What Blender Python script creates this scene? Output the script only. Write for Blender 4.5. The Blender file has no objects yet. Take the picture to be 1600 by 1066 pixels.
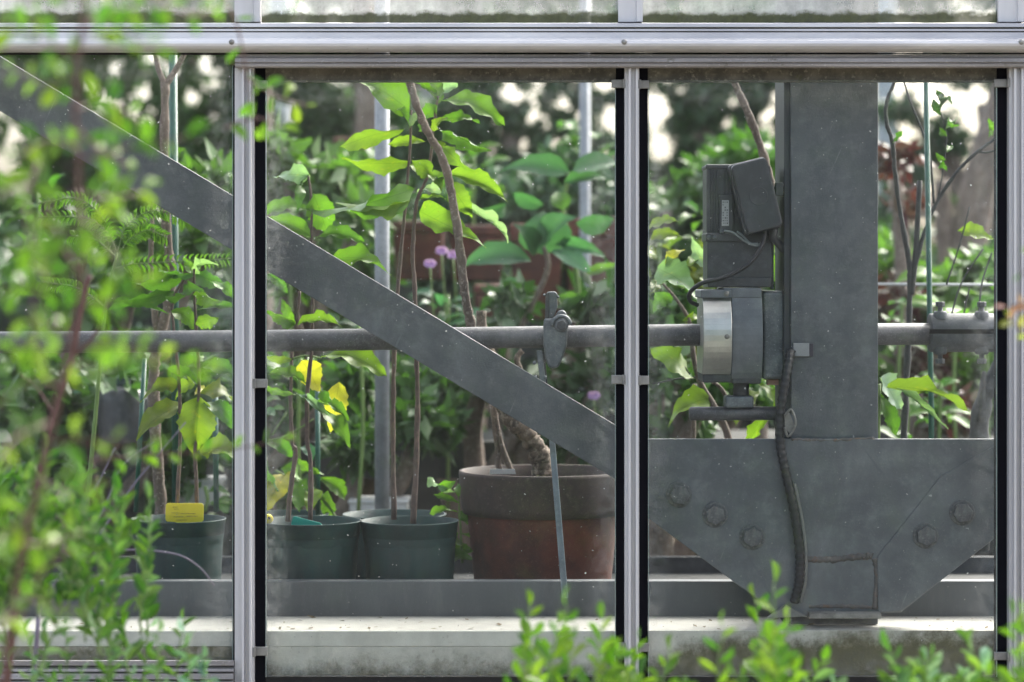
import bpy, math, random
import numpy as np
from mathutils import Vector, Matrix
random.seed(7); rng = np.random.default_rng(7)
PI = math.pi
# ------------------------------------------------------------------ camera
D, CAMZ, HY = 4.0, 0.103, 430.0
scene = bpy.context.scene
COL = scene.collection
cam = bpy.data.cameras.new('camera'); camo = bpy.data.objects.new('camera', cam); COL.objects.link(camo)
camo.location = (0, -D, CAMZ); camo.rotation_euler = (math.radians(90), 0, 0)
cam.sensor_width = 36; cam.lens = 36 * D / 1.6; cam.shift_y = -0.103 / 1.6
cam.clip_start = 0.05; cam.clip_end = 500
cam.dof.use_dof = True; cam.dof.focus_distance = D + 0.10; cam.dof.aperture_fstop = 3.3
scene.camera = camo
# ------------------------------------------------------------------ world, sun, exposure
SUN_EL, SUN_AZ = math.radians(44), math.radians(38)
world = bpy.data.worlds.new('World'); scene.world = world; world.use_nodes = True
wn = world.node_tree; wn.nodes.clear()
sky = wn.nodes.new('ShaderNodeTexSky'); sky.sky_type = 'NISHITA'; sky.sun_disc = False
sky.sun_elevation = SUN_EL; sky.sun_rotation = SUN_AZ; sky.dust_density = 7.0; sky.air_density = 1.0
hs = wn.nodes.new('ShaderNodeHueSaturation'); hs.inputs['Saturation'].default_value = 0.62
bgn = wn.nodes.new('ShaderNodeBackground'); bgn.inputs['Strength'].default_value = 0.15
wo = wn.nodes.new('ShaderNodeOutputWorld')
wn.links.new(sky.outputs[0], hs.inputs['Color']); wn.links.new(hs.outputs[0], bgn.inputs['Color']); wn.links.new(bgn.outputs[0], wo.inputs['Surface'])
sl = bpy.data.lights.new('sun', 'SUN'); sl.energy = 1.6; sl.angle = math.radians(30); sl.color = (1.0, 0.95, 0.88)
so = bpy.data.objects.new('sun', sl); COL.objects.link(so)
sv = Vector((math.sin(SUN_AZ) * math.cos(SUN_EL), math.cos(SUN_AZ) * math.cos(SUN_EL), math.sin(SUN_EL)))
so.location = sv * 20; so.rotation_euler = (-sv).to_track_quat('-Z', 'Y').to_euler()
vs = scene.view_settings; vs.view_transform = 'Standard'; vs.look = 'None'; vs.exposure = 2.3; vs.gamma = 1; vs.use_curve_mapping = False
cy = scene.cycles; cy.use_denoising = True; cy.max_bounces = 8; cy.diffuse_bounces = 4; cy.glossy_bounces = 3
cy.transmission_bounces = 4; cy.transparent_max_bounces = 12; cy.caustics_reflective = False; cy.caustics_refractive = False
cy.sample_clamp_indirect = 6

# ------------------------------------------------------------------ helpers
def P(px, py, Y=0.0):
    s = (D + Y) / D / 1000.0
    return Vector(((px - 800) * s, Y, CAMZ + (HY - py) * s))
def S(n, Y=0.0): return n * (D + Y) / D / 1000.0
def U(a, b): return random.uniform(a, b)

WL = {}
def _place(o, parent, loc):
    COL.objects.link(o)
    if parent is not None:
        o.parent = parent; o.location = Vector(loc) - WL[parent.name]
    else:
        o.location = loc
    WL[o.name] = Vector(loc)
    return o
def tag(o, label=None, cat=None, group=None, kind=None):
    if label: o['label'] = label
    if cat: o['category'] = cat
    if group: o['group'] = group
    if kind: o['kind'] = kind
    return o
def thing(name, loc, label, cat, group=None):
    return tag(_place(bpy.data.objects.new(name, None), None, loc), label, cat, group)

class MB:
    def __init__(s): s.v = []; s.f = []; s.sm = []
    def add(s, vs, fs, smooth=False):
        n = len(s.v); s.v += [Vector(v) for v in vs]; s.f += [[i + n for i in f] for f in fs]; s.sm += [smooth] * len(fs)
        return s
    def box(s, a, b):
        x0, y0, z0 = a; x1, y1, z1 = b
        if x0 > x1: x0, x1 = x1, x0
        if y0 > y1: y0, y1 = y1, y0
        if z0 > z1: z0, z1 = z1, z0
        return s.add([(x0,y0,z0),(x1,y0,z0),(x1,y1,z0),(x0,y1,z0),(x0,y0,z1),(x1,y0,z1),(x1,y1,z1),(x0,y1,z1)],
              [(0,3,2,1),(4,5,6,7),(0,1,5,4),(1,2,6,5),(2,3,7,6),(3,0,4,7)])
    def prism(s, pts, off):          # polygon (list of Vectors, counter-clockwise seen from -off) swept by off
        n = len(pts); off = Vector(off); q = [Vector(p) for p in pts]
        return s.add(q + [p + off for p in q], [list(range(n))] + [list(range(2*n-1, n-1, -1))] +
              [(i, i + n, (i+1) % n + n, (i+1) % n) for i in range(n)])
    def tube(s, pts, rad, n=10, cap=True):
        pts = [Vector(p) for p in pts]
        if not hasattr(rad, '__len__'): rad = [rad] * len(pts)
        V = []; F = []
        ref = Vector((0.13, 0.9, 0.4)).normalized()
        for i, p in enumerate(pts):
            t = (pts[min(i+1, len(pts)-1)] - pts[max(i-1, 0)]).normalized()
            u = t.cross(ref)
            if u.length < 0.05: u = t.cross(Vector((1, 0, 0)))
            u.normalize(); w = t.cross(u)
            for k in range(n):
                a = 2*PI*k/n; V.append(p + (u*math.cos(a) + w*math.sin(a)) * rad[i])
        for i in range(len(pts)-1):
            for k in range(n):
                F.append((i*n+k, i*n+(k+1) % n, (i+1)*n+(k+1) % n, (i+1)*n+k))
        s.add(V, F, True)
        if cap:
            m = len(s.v) - len(V); e = m + (len(pts)-1)*n
            s.f += [[m+k for k in range(n-1, -1, -1)], [e+k for k in range(n)]]; s.sm += [False, False]
        return s
    def lathe(s, c, prof, n=40, ax=(0, 0, 1), smooth=True):      # prof [(r, h)]
        c = Vector(c); ax = Vector(ax).normalized()
        u = ax.cross(Vector((0, 1, 0)));
        if u.length < 0.1: u = ax.cross(Vector((1, 0, 0)))
        u.normalize(); w = ax.cross(u); V = []; F = []
        for r, h in prof:
            for k in range(n):
                a = 2*PI*k/n; V.append(c + ax*h + (u*math.cos(a) + w*math.sin(a))*r)
        for i in range(len(prof)-1):
            for k in range(n):
                F.append((i*n+k, i*n+(k+1) % n, (i+1)*n+(k+1) % n, (i+1)*n+k))
        return s.add(V, F, smooth)
    def mesh(s, name, origin=Vector((0, 0, 0)), uv=None):
        me = bpy.data.meshes.new(name)
        me.from_pydata([tuple(v - origin) for v in s.v], [], s.f)
        me.polygons.foreach_set('use_smooth', s.sm)
        me.update(); return me
    def obj(s, name, mat, parent=None, loc=None, bevel=0, seg=2):
        if loc is None: loc = WL[parent.name] if parent is not None else Vector((0, 0, 0))
        me = s.mesh(name, Vector(loc)); me.materials.append(mat)
        o = bpy.data.objects.new(name, me); _place(o, parent, loc)
        if bevel:
            m = o.modifiers.new('bevel', 'BEVEL'); m.width = bevel; m.segments = seg; m.limit_method = 'ANGLE'; m.angle_limit = math.radians(40)
        return o

def smooth_path(pts, n=6):                      # catmull-rom through points
    pts = [Vector(p) for p in pts]
    if len(pts) < 3: return [pts[0].lerp(pts[-1], i/n) for i in range(n+1)]
    q = [pts[0]*2-pts[1]] + pts + [pts[-1]*2-pts[-2]]; out = []
    for i in range(1, len(q)-2):
        a, b, c, d = q[i-1:i+3]
        for k in range(n):
            t = k/n
            out.append(0.5*((2*b) + (c-a)*t + (2*a-5*b+4*c-d)*t*t + (3*b-a-3*c+d)*t**3))
    out.append(pts[-1]); return out

# ------------------------------------------------------------------ materials
def M(name):
    m = bpy.data.materials.new(name); m.use_nodes = True; m.node_tree.nodes.clear()
    return m, m.node_tree.nodes, m.node_tree.links
def node(ns, t, **kw):
    n = ns.new(t)
    for k, v in kw.items():
        if k.startswith('_'): setattr(n, k[1:], v)
        else: n.inputs[k.replace('__', ' ')].default_value = v
    return n
def math_n(ns, ls, op, a, b=None, c=None, clamp=False):
    n = ns.new('ShaderNodeMath'); n.operation = op; n.use_clamp = clamp
    for i, x in enumerate((a, b, c)):
        if x is None: continue
        if hasattr(x, 'links'): ls.new(x, n.inputs[i])
        else: n.inputs[i].default_value = x
    return n.outputs[0]
def mixc(ns, ls, f, a, b, mode='MIX'):
    n = ns.new('ShaderNodeMix'); n.data_type = 'RGBA'; n.blend_type = mode
    for idx, x in ((0, f), (6, a), (7, b)):
        if hasattr(x, 'links'): ls.new(x, n.inputs[idx])
        elif idx == 0: n.inputs[idx].default_value = x
        else: n.inputs[idx].default_value = (*x, 1)
    return n.outputs[2]
def noise(ns, ls, scale, detail=4, rough=0.6, co=None, dim=(1, 1, 1)):
    if co is None: co = ns.new('ShaderNodeTexCoord').outputs['Object']
    mp = ns.new('ShaderNodeMapping'); mp.inputs['Scale'].default_value = dim; ls.new(co, mp.inputs[0])
    n = ns.new('ShaderNodeTexNoise'); n.inputs['Scale'].default_value = scale; n.inputs['Detail'].default_value = detail; n.inputs['Roughness'].default_value = rough
    ls.new(mp.outputs[0], n.inputs['Vector']); return n.outputs['Fac']
def ramp(ns, ls, x, a, b):
    n = ns.new('ShaderNodeMapRange'); n.interpolation_type = 'SMOOTHSTEP'; n.inputs['From Min'].default_value = a; n.inputs['From Max'].default_value = b
    ls.new(x, n.inputs['Value']); return n.outputs[0]
def wear(name, base, dark, light, rough=0.6, metal=0.0, s1=9, s2=160, speck=0.64, bump=0.1, stretch=(1, 1, 1), rust=None, rust_amt=0.66, scratch=False):
    """painted or bare metal with cloudy mottling, specks and grain"""
    m, ns, ls = M(name)
    a = noise(ns, ls, s1, 5, 0.65, dim=stretch); b = noise(ns, ls, s2, 3, 0.7); c = noise(ns, ls, s1*4.3, 5, 0.75, dim=stretch)
    col = mixc(ns, ls, ramp(ns, ls, a, 0.38, 0.66), dark, base)
    col = mixc(ns, ls, math_n(ns, ls, 'MULTIPLY', ramp(ns, ls, c, 0.45, 0.80), 0.5), col, light)
    col = mixc(ns, ls, math_n(ns, ls, 'MULTIPLY', ramp(ns, ls, b, speck, speck+0.08), 0.7), col, light)
    if rust: col = mixc(ns, ls, math_n(ns, ls, 'MULTIPLY', ramp(ns, ls, noise(ns, ls, s1*2.1, 6, 0.8), rust_amt, rust_amt+0.08), 0.8), col, rust)
    if scratch:
        for k, (dm, lo, cc, am) in enumerate((((1, 1, .06), .66, light, .5), ((.05, 1, 1), .70, light, .4), ((1, 1, .10), .66, dark, .8), ((.3, 1, .9), .72, (.012, .013, .015), .7))):
            tc2 = ns.new('ShaderNodeTexCoord'); mp2 = ns.new('ShaderNodeMapping'); mp2.inputs['Rotation'].default_value = (0, .5*k-.4, 0); mp2.inputs['Location'].default_value = (k*3.1, 0, k*1.7); ls.new(tc2.outputs['Object'], mp2.inputs[0])
            sc = noise(ns, ls, 130 if k != 2 else 22, 3, .6, mp2.outputs[0], dm); mk = ramp(ns, ls, noise(ns, ls, 6, 2, .5, mp2.outputs[0]), .5, .62)
            col = mixc(ns, ls, math_n(ns, ls, 'MULTIPLY', math_n(ns, ls, 'MULTIPLY', ramp(ns, ls, sc, lo, lo+.04), mk), am), col, cc)
        ch = noise(ns, ls, 75, 2, .5); col = mixc(ns, ls, math_n(ns, ls, 'MULTIPLY', ramp(ns, ls, ch, .74, .76), .7), col, (.45, .46, .46))
    p = node(ns, 'ShaderNodeBsdfPrincipled', Metallic=metal)
    ls.new(col, p.inputs['Base Color'])
    ls.new(math_n(ns, ls, 'MULTIPLY_ADD', c, 0.35, rough-0.17), p.inputs['Roughness'])
    bm = node(ns, 'ShaderNodeBump', Strength=bump, Distance=0.0015); ls.new(b, bm.inputs['Height']); ls.new(bm.outputs[0], p.inputs['Normal'])
    ls.new(p.outputs[0], ns.new('ShaderNodeOutputMaterial').inputs[0]); return m
def plain(name, col, rough=0.6, metal=0.0, var=0.25, scale=40, spec=0.5):
    m, ns, ls = M(name)
    f = noise(ns, ls, scale, 4, 0.7)
    c = mixc(ns, ls, f, tuple(x*(1-var) for x in col), tuple(min(1, x*(1+var)) for x in col))
    p = node(ns, 'ShaderNodeBsdfPrincipled', Metallic=metal, Roughness=rough); p.inputs['Specular IOR Level'].default_value = spec
    ls.new(c, p.inputs['Base Color'])
    bm = node(ns, 'ShaderNodeBump', Strength=0.15, Distance=0.001); ls.new(f, bm.inputs['Height']); ls.new(bm.outputs[0], p.inputs['Normal'])
    ls.new(p.outputs[0], ns.new('ShaderNodeOutputMaterial').inputs[0]); return m
def leaf_mat(name, col=None, trans=0.45, rough=0.45, veins=True, under=1.25, var=0.3):
    """leaf: colour from the object's own colour (col None) or fixed; veins along UV; paler underside"""
    m, ns, ls = M(name)
    if col is None: base = node(ns, 'ShaderNodeObjectInfo').outputs['Color']
    else:
        base = mixc(ns, ls, noise(ns, ls, 6, 3, 0.6), tuple(c*(1-var) for c in col), tuple(c*(1+var) for c in col))
    geo = ns.new('ShaderNodeNewGeometry')
    base = mixc(ns, ls, noise(ns, ls, 3.5, 4, 0.6), mixc(ns, ls, 1.0, base, (0.78, 0.82, 0.8), 'MULTIPLY'), mixc(ns, ls, 1.0, base, (1.18, 1.12, 1.0), 'MULTIPLY'))
    if veins:
        base = mixc(ns, ls, math_n(ns, ls, 'MULTIPLY', ramp(ns, ls, noise(ns, ls, 5.5, 5, 0.7), .60, .72), .55), base, mixc(ns, ls, 1.0, base, (2.2, 1.35, .8), 'MULTIPLY'))
        base = mixc(ns, ls, math_n(ns, ls, 'MULTIPLY', ramp(ns, ls, noise(ns, ls, 16, 3, 0.6), .70, .73), .8), base, (.12, .06, .02))
        uv = ns.new('ShaderNodeUVMap'); sx = ns.new('ShaderNodeSeparateXYZ'); ls.new(uv.outputs[0], sx.inputs[0])
        av = math_n(ns, ls, 'ABSOLUTE', math_n(ns, ls, 'SUBTRACT', sx.outputs[1], 0.5))
        mid = math_n(ns, ls, 'LESS_THAN', av, 0.018)
        w = math_n(ns, ls, 'FRACT', math_n(ns, ls, 'SUBTRACT', math_n(ns, ls, 'MULTIPLY', sx.outputs[0], 9.0), math_n(ns, ls, 'MULTIPLY', av, 3.2)))
        sv_ = math_n(ns, ls, 'LESS_THAN', w, 0.10)
        vv = math_n(ns, ls, 'MAXIMUM', mid, math_n(ns, ls, 'MULTIPLY', sv_, 0.45))
        base = mixc(ns, ls, math_n(ns, ls, 'MULTIPLY', vv, 0.5), base, mixc(ns, ls, 1.0, base, (0.45, 0.52, 0.4), 'MULTIPLY'))
    bot = mixc(ns, ls, 0.35, mixc(ns, ls, 1.0, base, (under, under, under), 'MULTIPLY'), (0.22, 0.30, 0.20))
    cc = mixc(ns, ls, geo.outputs['Backfacing'], base, bot)
    p = node(ns, 'ShaderNodeBsdfPrincipled', Roughness=rough); p.inputs['Specular IOR Level'].default_value = 0.4
    ls.new(cc, p.inputs['Base Color'])
    tr = ns.new('ShaderNodeBsdfTranslucent'); ls.new(mixc(ns, ls, 1.0, base, (1.15, 1.3, 0.55), 'MULTIPLY'), tr.inputs[0])
    mx = ns.new('ShaderNodeMixShader'); mx.inputs[0].default_value = trans
    ls.new(p.outputs[0], mx.inputs[1]); ls.new(tr.outputs[0], mx.inputs[2])
    ls.new(mx.outputs[0], ns.new('ShaderNodeOutputMaterial').inputs[0]); return m
def glass_mat(name, hx, hz, dust=0.10, moss_bottom=0.0):
    """thin clear pane: fresnel reflection, dust film, specks, grime along its edges"""
    m, ns, ls = M(name)
    tc = ns.new('ShaderNodeTexCoord'); sx = ns.new('ShaderNodeSeparateXYZ'); ls.new(tc.outputs['Object'], sx.inputs[0])
    ex = math_n(ns, ls, 'SUBTRACT', hx, math_n(ns, ls, 'ABSOLUTE', sx.outputs[0]))
    ez = math_n(ns, ls, 'SUBTRACT', hz, math_n(ns, ls, 'ABSOLUTE', sx.outputs[2]))
    big = noise(ns, ls, 5, 4, 0.6, tc.outputs['Object']); fine = noise(ns, ls, 620, 2, 0.6, tc.outputs['Object']); sp = noise(ns, ls, 170, 1, 0.5, tc.outputs['Object'])
    streak = noise(ns, ls, 14, 4, 0.6, tc.outputs['Object'], (1, 1, 0.12))
    edge = math_n(ns, ls, 'MINIMUM', ex, ez)
    eg = math_n(ns, ls, 'SUBTRACT', 1.0, ramp(ns, ls, math_n(ns, ls, 'SUBTRACT', edge, math_n(ns, ls, 'MULTIPLY', big, 0.05)), -0.02, 0.03))
    mid = noise(ns, ls, 60, 5, 0.8, tc.outputs['Object'])
    f = math_n(ns, ls, 'MULTIPLY', math_n(ns, ls, 'MULTIPLY_ADD', math_n(ns, ls, 'ADD', math_n(ns, ls, 'MULTIPLY', big, 1.3), math_n(ns, ls, 'MULTIPLY', streak, 1.6)), 1.5, -1.3), dust)
    f = math_n(ns, ls, 'ADD', f, math_n(ns, ls, 'MULTIPLY', ramp(ns, ls, fine, 0.50, 0.72), 0.06))
    f = math_n(ns, ls, 'ADD', f, math_n(ns, ls, 'MULTIPLY', eg, math_n(ns, ls, 'MULTIPLY', ramp(ns, ls, mid, 0.3, 0.75), 0.22)))
    f = math_n(ns, ls, 'MAXIMUM', f, math_n(ns, ls, 'MULTIPLY', ramp(ns, ls, sp, 0.73, 0.78), 0.6), clamp=True)
    col = (0.62, 0.64, 0.62)
    dd = ns.new('ShaderNodeBsdfDiffuse'); dt = ns.new('ShaderNodeBsdfTranslucent'); dd.inputs[0].default_value = (*col, 1); dt.inputs[0].default_value = (*col, 1)
    dm = ns.new('ShaderNodeMixShader'); dm.inputs[0].default_value = 0.35; ls.new(dd.outputs[0], dm.inputs[1]); ls.new(dt.outputs[0], dm.inputs[2])
    last = dm.outputs[0]
    tp = ns.new('ShaderNodeBsdfTransparent'); tp.inputs[0].default_value = (0.93, 0.96, 0.95, 1)
    gl = ns.new('ShaderNodeBsdfGlossy'); gl.inputs['Roughness'].default_value = 0.02
    fr = node(ns, 'ShaderNodeFresnel', IOR=1.45)
    g = ns.new('ShaderNodeMixShader'); ls.new(math_n(ns, ls, 'MULTIPLY', fr.outputs[0], 0.8), g.inputs[0]); ls.new(tp.outputs[0], g.inputs[1]); ls.new(gl.outputs[0], g.inputs[2])
    mx = ns.new('ShaderNodeMixShader'); ls.new(f, mx.inputs[0]); ls.new(g.outputs[0], mx.inputs[1]); ls.new(last, mx.inputs[2])
    out = mx.outputs[0]
    if moss_bottom:
        zb = math_n(ns, ls, 'ADD', sx.outputs[2], hz)
        mm = math_n(ns, ls, 'SUBTRACT', 1.0, ramp(ns, ls, math_n(ns, ls, 'SUBTRACT', zb, math_n(ns, ls, 'MULTIPLY', noise(ns, ls, 30, 6, 0.75, tc.outputs['Object']), moss_bottom)), -.006, .003))
        mc = mixc(ns, ls, noise(ns, ls, 90, 3, 0.7, tc.outputs['Object']), (0.012, 0.014, 0.012), (0.09, 0.10, 0.03))
        md = ns.new('ShaderNodeBsdfDiffuse'); ls.new(mc, md.inputs[0])
        m2 = ns.new('ShaderNodeMixShader'); ls.new(math_n(ns, ls, 'MULTIPLY', mm, 0.92), m2.inputs[0]); ls.new(out, m2.inputs[1]); ls.new(md.outputs[0], m2.inputs[2]); out = m2.outputs[0]
    ls.new(out, ns.new('ShaderNodeOutputMaterial').inputs[0]); return m
def concrete(name, hz_moss, col=(0.60, 0.60, 0.54), xs=0.0):
    """pale render with mossy stains creeping up from below object z = hz_moss"""
    m, ns, ls = M(name)
    tc = ns.new('ShaderNodeTexCoord'); sx = ns.new('ShaderNodeSeparateXYZ'); ls.new(tc.outputs['Object'], sx.inputs[0])
    n1 = noise(ns, ls, 7, 6, 0.7, tc.outputs['Object']); n2 = noise(ns, ls, 45, 6, 0.8, tc.outputs['Object'])
    base = mixc(ns, ls, ramp(ns, ls, n1, 0.3, 0.7), tuple(c*0.72 for c in col), col)
    base = mixc(ns, ls, math_n(ns, ls, 'MULTIPLY', ramp(ns, ls, n2, 0.6, 0.7), 0.5), base, (0.18, 0.16, 0.12))
    lev = math_n(ns, ls, 'ADD', sx.outputs[2], math_n(ns, ls, 'ADD', math_n(ns, ls, 'MULTIPLY', n1, 0.10), math_n(ns, ls, 'MULTIPLY', n2, 0.06)))
    lev = math_n(ns, ls, 'SUBTRACT', lev, math_n(ns, ls, 'MULTIPLY', math_n(ns, ls, 'ADD', ramp(ns, ls, sx.outputs[0], .1, .35), math_n(ns, ls, 'SUBTRACT', 1.0, ramp(ns, ls, sx.outputs[0], -.46, -.40))), xs))
    mo = math_n(ns, ls, 'SUBTRACT', 1.0, ramp(ns, ls, math_n(ns, ls, 'SUBTRACT', lev, hz_moss), 0.035, 0.085))
    moss = mixc(ns, ls, n2, (0.015, 0.018, 0.014), (0.13, 0.13, 0.04))
    c = mixc(ns, ls, mo, base, moss)
    p = node(ns, 'ShaderNodeBsdfPrincipled', Roughness=0.9); ls.new(c, p.inputs['Base Color'])
    bm = node(ns, 'ShaderNodeBump', Strength=0.4, Distance=0.003); ls.new(n2, bm.inputs['Height']); ls.new(bm.outputs[0], p.inputs['Normal'])
    ls.new(p.outputs[0], ns.new('ShaderNodeOutputMaterial').inputs[0]); return m

alu = wear('aluminium_frame', (0.54, 0.53, 0.53), (0.33, 0.325, 0.34), (0.55, 0.54, 0.56), rough=0.42, metal=0.1, s1=6, s2=300, speck=0.7, stretch=(0.25, 1, 1), rust=(0.13, 0.11, 0.09), rust_amt=0.68)
alu_v = wear('aluminium_cover', (0.54, 0.53, 0.54), (0.44,0.43,0.44), (0.52, 0.51, 0.54), rough=0.42, metal=0.1, s1=6, s2=300, speck=0.7, stretch=(1, 1, 0.2), rust=(0.13, 0.11, 0.09), rust_amt=0.72)
alu_w = wear('weathered_head', (0.33, 0.31, 0.31), (0.20, 0.185, 0.18), (0.46, 0.44, 0.45), rough=0.6, metal=0.15, s1=11, s2=220, speck=0.6, stretch=(0.12, 1, 1), rust=(0.09, 0.08, 0.06), rust_amt=0.6)
clipm = wear('clip_metal', (0.24, 0.235, 0.22), (0.17, 0.165, 0.155), (0.32, 0.31, 0.3), rough=0.5, metal=0.3, s1=40)
black = plain('black_rubber', (0.006, 0.006, 0.009), 0.8, var=0.3, spec=0.1)
grime = wear('gap_black', (0.012, 0.012, 0.012), (0.008, 0.008, 0.009), (0.05, 0.05, 0.045), rough=0.85, s1=30)  # black tone for the painted shade and gaps of the frame
header_m = wear('mossy_header', (0.12, 0.11, 0.09), (0.06, 0.056, 0.048), (0.22, 0.21, 0.17), rough=0.9, s1=26, s2=120, speck=0.58, rust=(0.07, 0.075, 0.03), rust_amt=0.6)
steel = wear('dark_grey_paint', (0.108, 0.118, 0.132), (0.062, 0.070, 0.082), (0.21, 0.225, 0.24), rough=0.5, s1=7, s2=260, speck=0.64, bump=0.3, scratch=True)
gusset_m = wear('grey_plate_paint', (0.145, 0.157, 0.170), (0.090, 0.10, 0.114), (0.25, 0.262, 0.275), rough=0.5, s1=6, s2=260, speck=0.63, bump=0.3, rust=(0.11, 0.075, 0.06), rust_amt=0.70, scratch=True)
weld_m = wear('rusty_weld', (0.15, 0.135, 0.13), (0.09, 0.085, 0.085), (0.24, 0.2, 0.18), rough=0.7, s1=30, rust=(0.16, 0.09, 0.06), rust_amt=0.55)
pipe_m = wear('galvanised_pipe', (0.105, 0.105, 0.115), (0.063, 0.063, 0.070), (0.189, 0.189, 0.203), rough=0.5, metal=0.2, s1=22, s2=420, speck=0.58, bump=0.5, rust=(0.13, 0.10, 0.08), rust_amt=0.72)
cast_m = wear('cast_metal', (0.140, 0.158, 0.171), (0.077, 0.087, 0.098), (0.252, 0.266, 0.280), rough=0.45, metal=0.35, s1=20, s2=300, speck=0.6, bump=0.5)
motor_m = wear('black_motor_paint', (0.045, 0.048, 0.056), (0.026, 0.028, 0.034), (0.11, 0.115, 0.125), rough=0.45, s1=14, s2=300, speck=0.66)
box_m = wear('black_plastic_cover', (0.045, 0.048, 0.055), (0.035, 0.037, 0.042), (0.10, 0.105, 0.115), rough=0.42, s1=8, s2=300, speck=0.7)
gear_m = wear('brushed_cover', (0.442, 0.442, 0.425), (0.357, 0.357, 0.348), (0.527, 0.527, 0.510), rough=0.38, metal=0.75, s1=12, s2=320, speck=0.66)
gearb_m = wear('grey_gearbox_paint', (0.158, 0.173, 0.194), (0.115, 0.126, 0.144), (0.230, 0.245, 0.266), rough=0.5, s1=12, s2=320, speck=0.64)
cable_m = wear('cable_black', (0.016, 0.016, 0.02), (0.009, 0.009, 0.012), (0.05, 0.05, 0.056), rough=0.5, s1=24, s2=200)
bench_m = wear('bench_metal', (0.112, 0.122, 0.133), (0.084, 0.091, 0.101), (0.175, 0.185, 0.196), rough=0.5, metal=0.2, s1=5, s2=300, stretch=(1, 1, 0.2))
pot_m = wear('green_plastic', (0.0006, 0.028, 0.029), (0.0005, 0.014, 0.016), (0.004, 0.05, 0.05), rough=0.65, s1=11, s2=240, speck=0.64, stretch=(1, 1, 0.35), bump=0.08, scratch=False)
terra_m = wear('terracotta', (0.11, 0.030, 0.019), (0.055, 0.018, 0.013), (0.15, 0.062, 0.044), rough=0.8, s1=10, s2=200, speck=0.60)
terra2_m = wear('old_terracotta', (0.052, 0.034, 0.029), (0.032, 0.024, 0.022), (0.112, 0.084, 0.077), rough=0.8, s1=12, s2=200, speck=0.62)
soil = plain('soil', (0.035, 0.024, 0.016), 0.95, var=0.7, scale=120)
bark = wear('pale_bark', (0.176, 0.136, 0.112), (0.096, 0.072, 0.060), (0.288, 0.248, 0.216), rough=0.85, s1=28, s2=140, speck=0.55, bump=0.6, stretch=(1, 1, 0.4))
roughbark = wear('cracked_bark', (0.150, 0.112, 0.086), (0.045, 0.034, 0.026), (0.270, 0.225, 0.180), rough=0.9, s1=45, s2=120, speck=0.52, bump=1.0)
stem_b = wear('brown_stem', (0.128, 0.086, 0.071), (0.083, 0.056, 0.049), (0.195, 0.150, 0.128), rough=0.75, s1=40, s2=200)
stem_d = wear('dark_stem', (0.035, 0.04, 0.042), (0.02, 0.022, 0.024), (0.09, 0.095, 0.1), rough=0.7, s1=40, s2=200)
stem_g = plain('green_stem', (0.12, 0.20, 0.05), 0.6)
stem_r = plain('red_brown_stem', (0.07, 0.028, 0.024), 0.6, var=0.4)
stem_p = plain('purple_stem', (0.13, 0.11, 0.15), 0.5, var=0.2)
stake_m = plain('green_stake', (0.006, 0.07, 0.05), 0.4, var=0.3)
yellow_tag = plain('yellow_plastic', (0.75, 0.62, 0.03), 0.45, var=0.06)
teal_tag = plain('teal_plastic', (0.0, 0.30, 0.24), 0.5, var=0.08)
white_tag = plain('white_plastic', (0.5, 0.51, 0.52), 0.5, var=0.1)
ink = plain('faded_ink', (0.33, 0.25, 0.04), 0.6)
ink2 = plain('dark_print', (0.08, 0.08, 0.09), 0.6)
white_p = plain('white_paint', (0.72, 0.73, 0.74), 0.6, var=0.08, scale=6)
leafm = leaf_mat('leaf'); leaf_small = leaf_mat('small_leaf', veins=False, trans=0.42, rough=0.32)
petal = leaf_mat('petal', veins=False, trans=0.4)

# ------------------------------------------------------------------ ground and surroundings
mb = MB(); mb.box((-60, -60, -1.6), (60, 90, -1.5))
tag(mb.obj('ground', plain('garden_soil', (0.07, 0.06, 0.04), 0.95, var=0.6, scale=3)), kind='structure')

mb = MB(); mb.box((-14, -7.9, -1.4995), (14, -2.4, -1.494))
tag(mb.obj('path', plain('bounce_gravel', (0.24, 0.225, 0.20), 0.95, var=0.3, scale=60)), kind='structure')  # unseen pale path, added to bounce light onto the greenhouse front
# ------------------------------------------------------------------ leaf meshes
def leaf_mesh(name, mat, nx=9, shape='ovate', arch=0.12, fold=0.25, ripple=0.03, twist=0.0, teeth=0.0, seed=0, bend=0.0):
    r = random.Random(seed); ss = (-1, -0.5, 0, 0.5, 1); V = []; F = []; uvs = []
    ph = r.uniform(0, 6)
    for i in range(nx+1):
        t = i/nx
        if shape == 'ovate': w = math.sin(PI*t**0.75)**0.85 * (1 - 0.25*t)
        elif shape == 'lance': w = math.sin(PI*t**0.95)**0.9
        elif shape == 'obov': w = math.sin(PI*t**1.35)**0.8
        else: w = math.sin(PI*t)**0.6
        w = max(w, 0.015)*0.5
        z0 = arch*4*t*(1-t) + 0.03*math.sin(5*t+ph)
        for j, s_ in enumerate(ss):
            ww = w*(1 + (teeth*math.sin(t*41+ph*(1 if s_ > 0 else 1.7)) if abs(s_) == 1 else 0))
            y = ww*s_; z = z0 + fold*abs(y)*0.6 + ripple*math.sin(t*19+ph+(1.5 if s_ > 0 else 0))*s_*s_ + twist*(t-0.5)*y*2
            V.append((t + 0.02*math.sin(t*9+ph)*s_*s_, y + bend*math.sin(PI*t) + 0.02*math.sin(3*t+ph)*math.sin(PI*t), z)); uvs.append((t, s_*0.5+0.5))
    for i in range(nx):
        for j in range(4):
            a = i*5+j; F.append((a, a+5, a+6, a+1))
    me = bpy.data.meshes.new(name); me.from_pydata(V, [], F); me.polygons.foreach_set('use_smooth', [True]*len(F))
    uvl = me.uv_layers.new(name='UVMap')
    for lp in me.loops: uvl.data[lp.index].uv = uvs[lp.vertex_index]
    me.materials.append(mat); me.update(); return me
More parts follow.
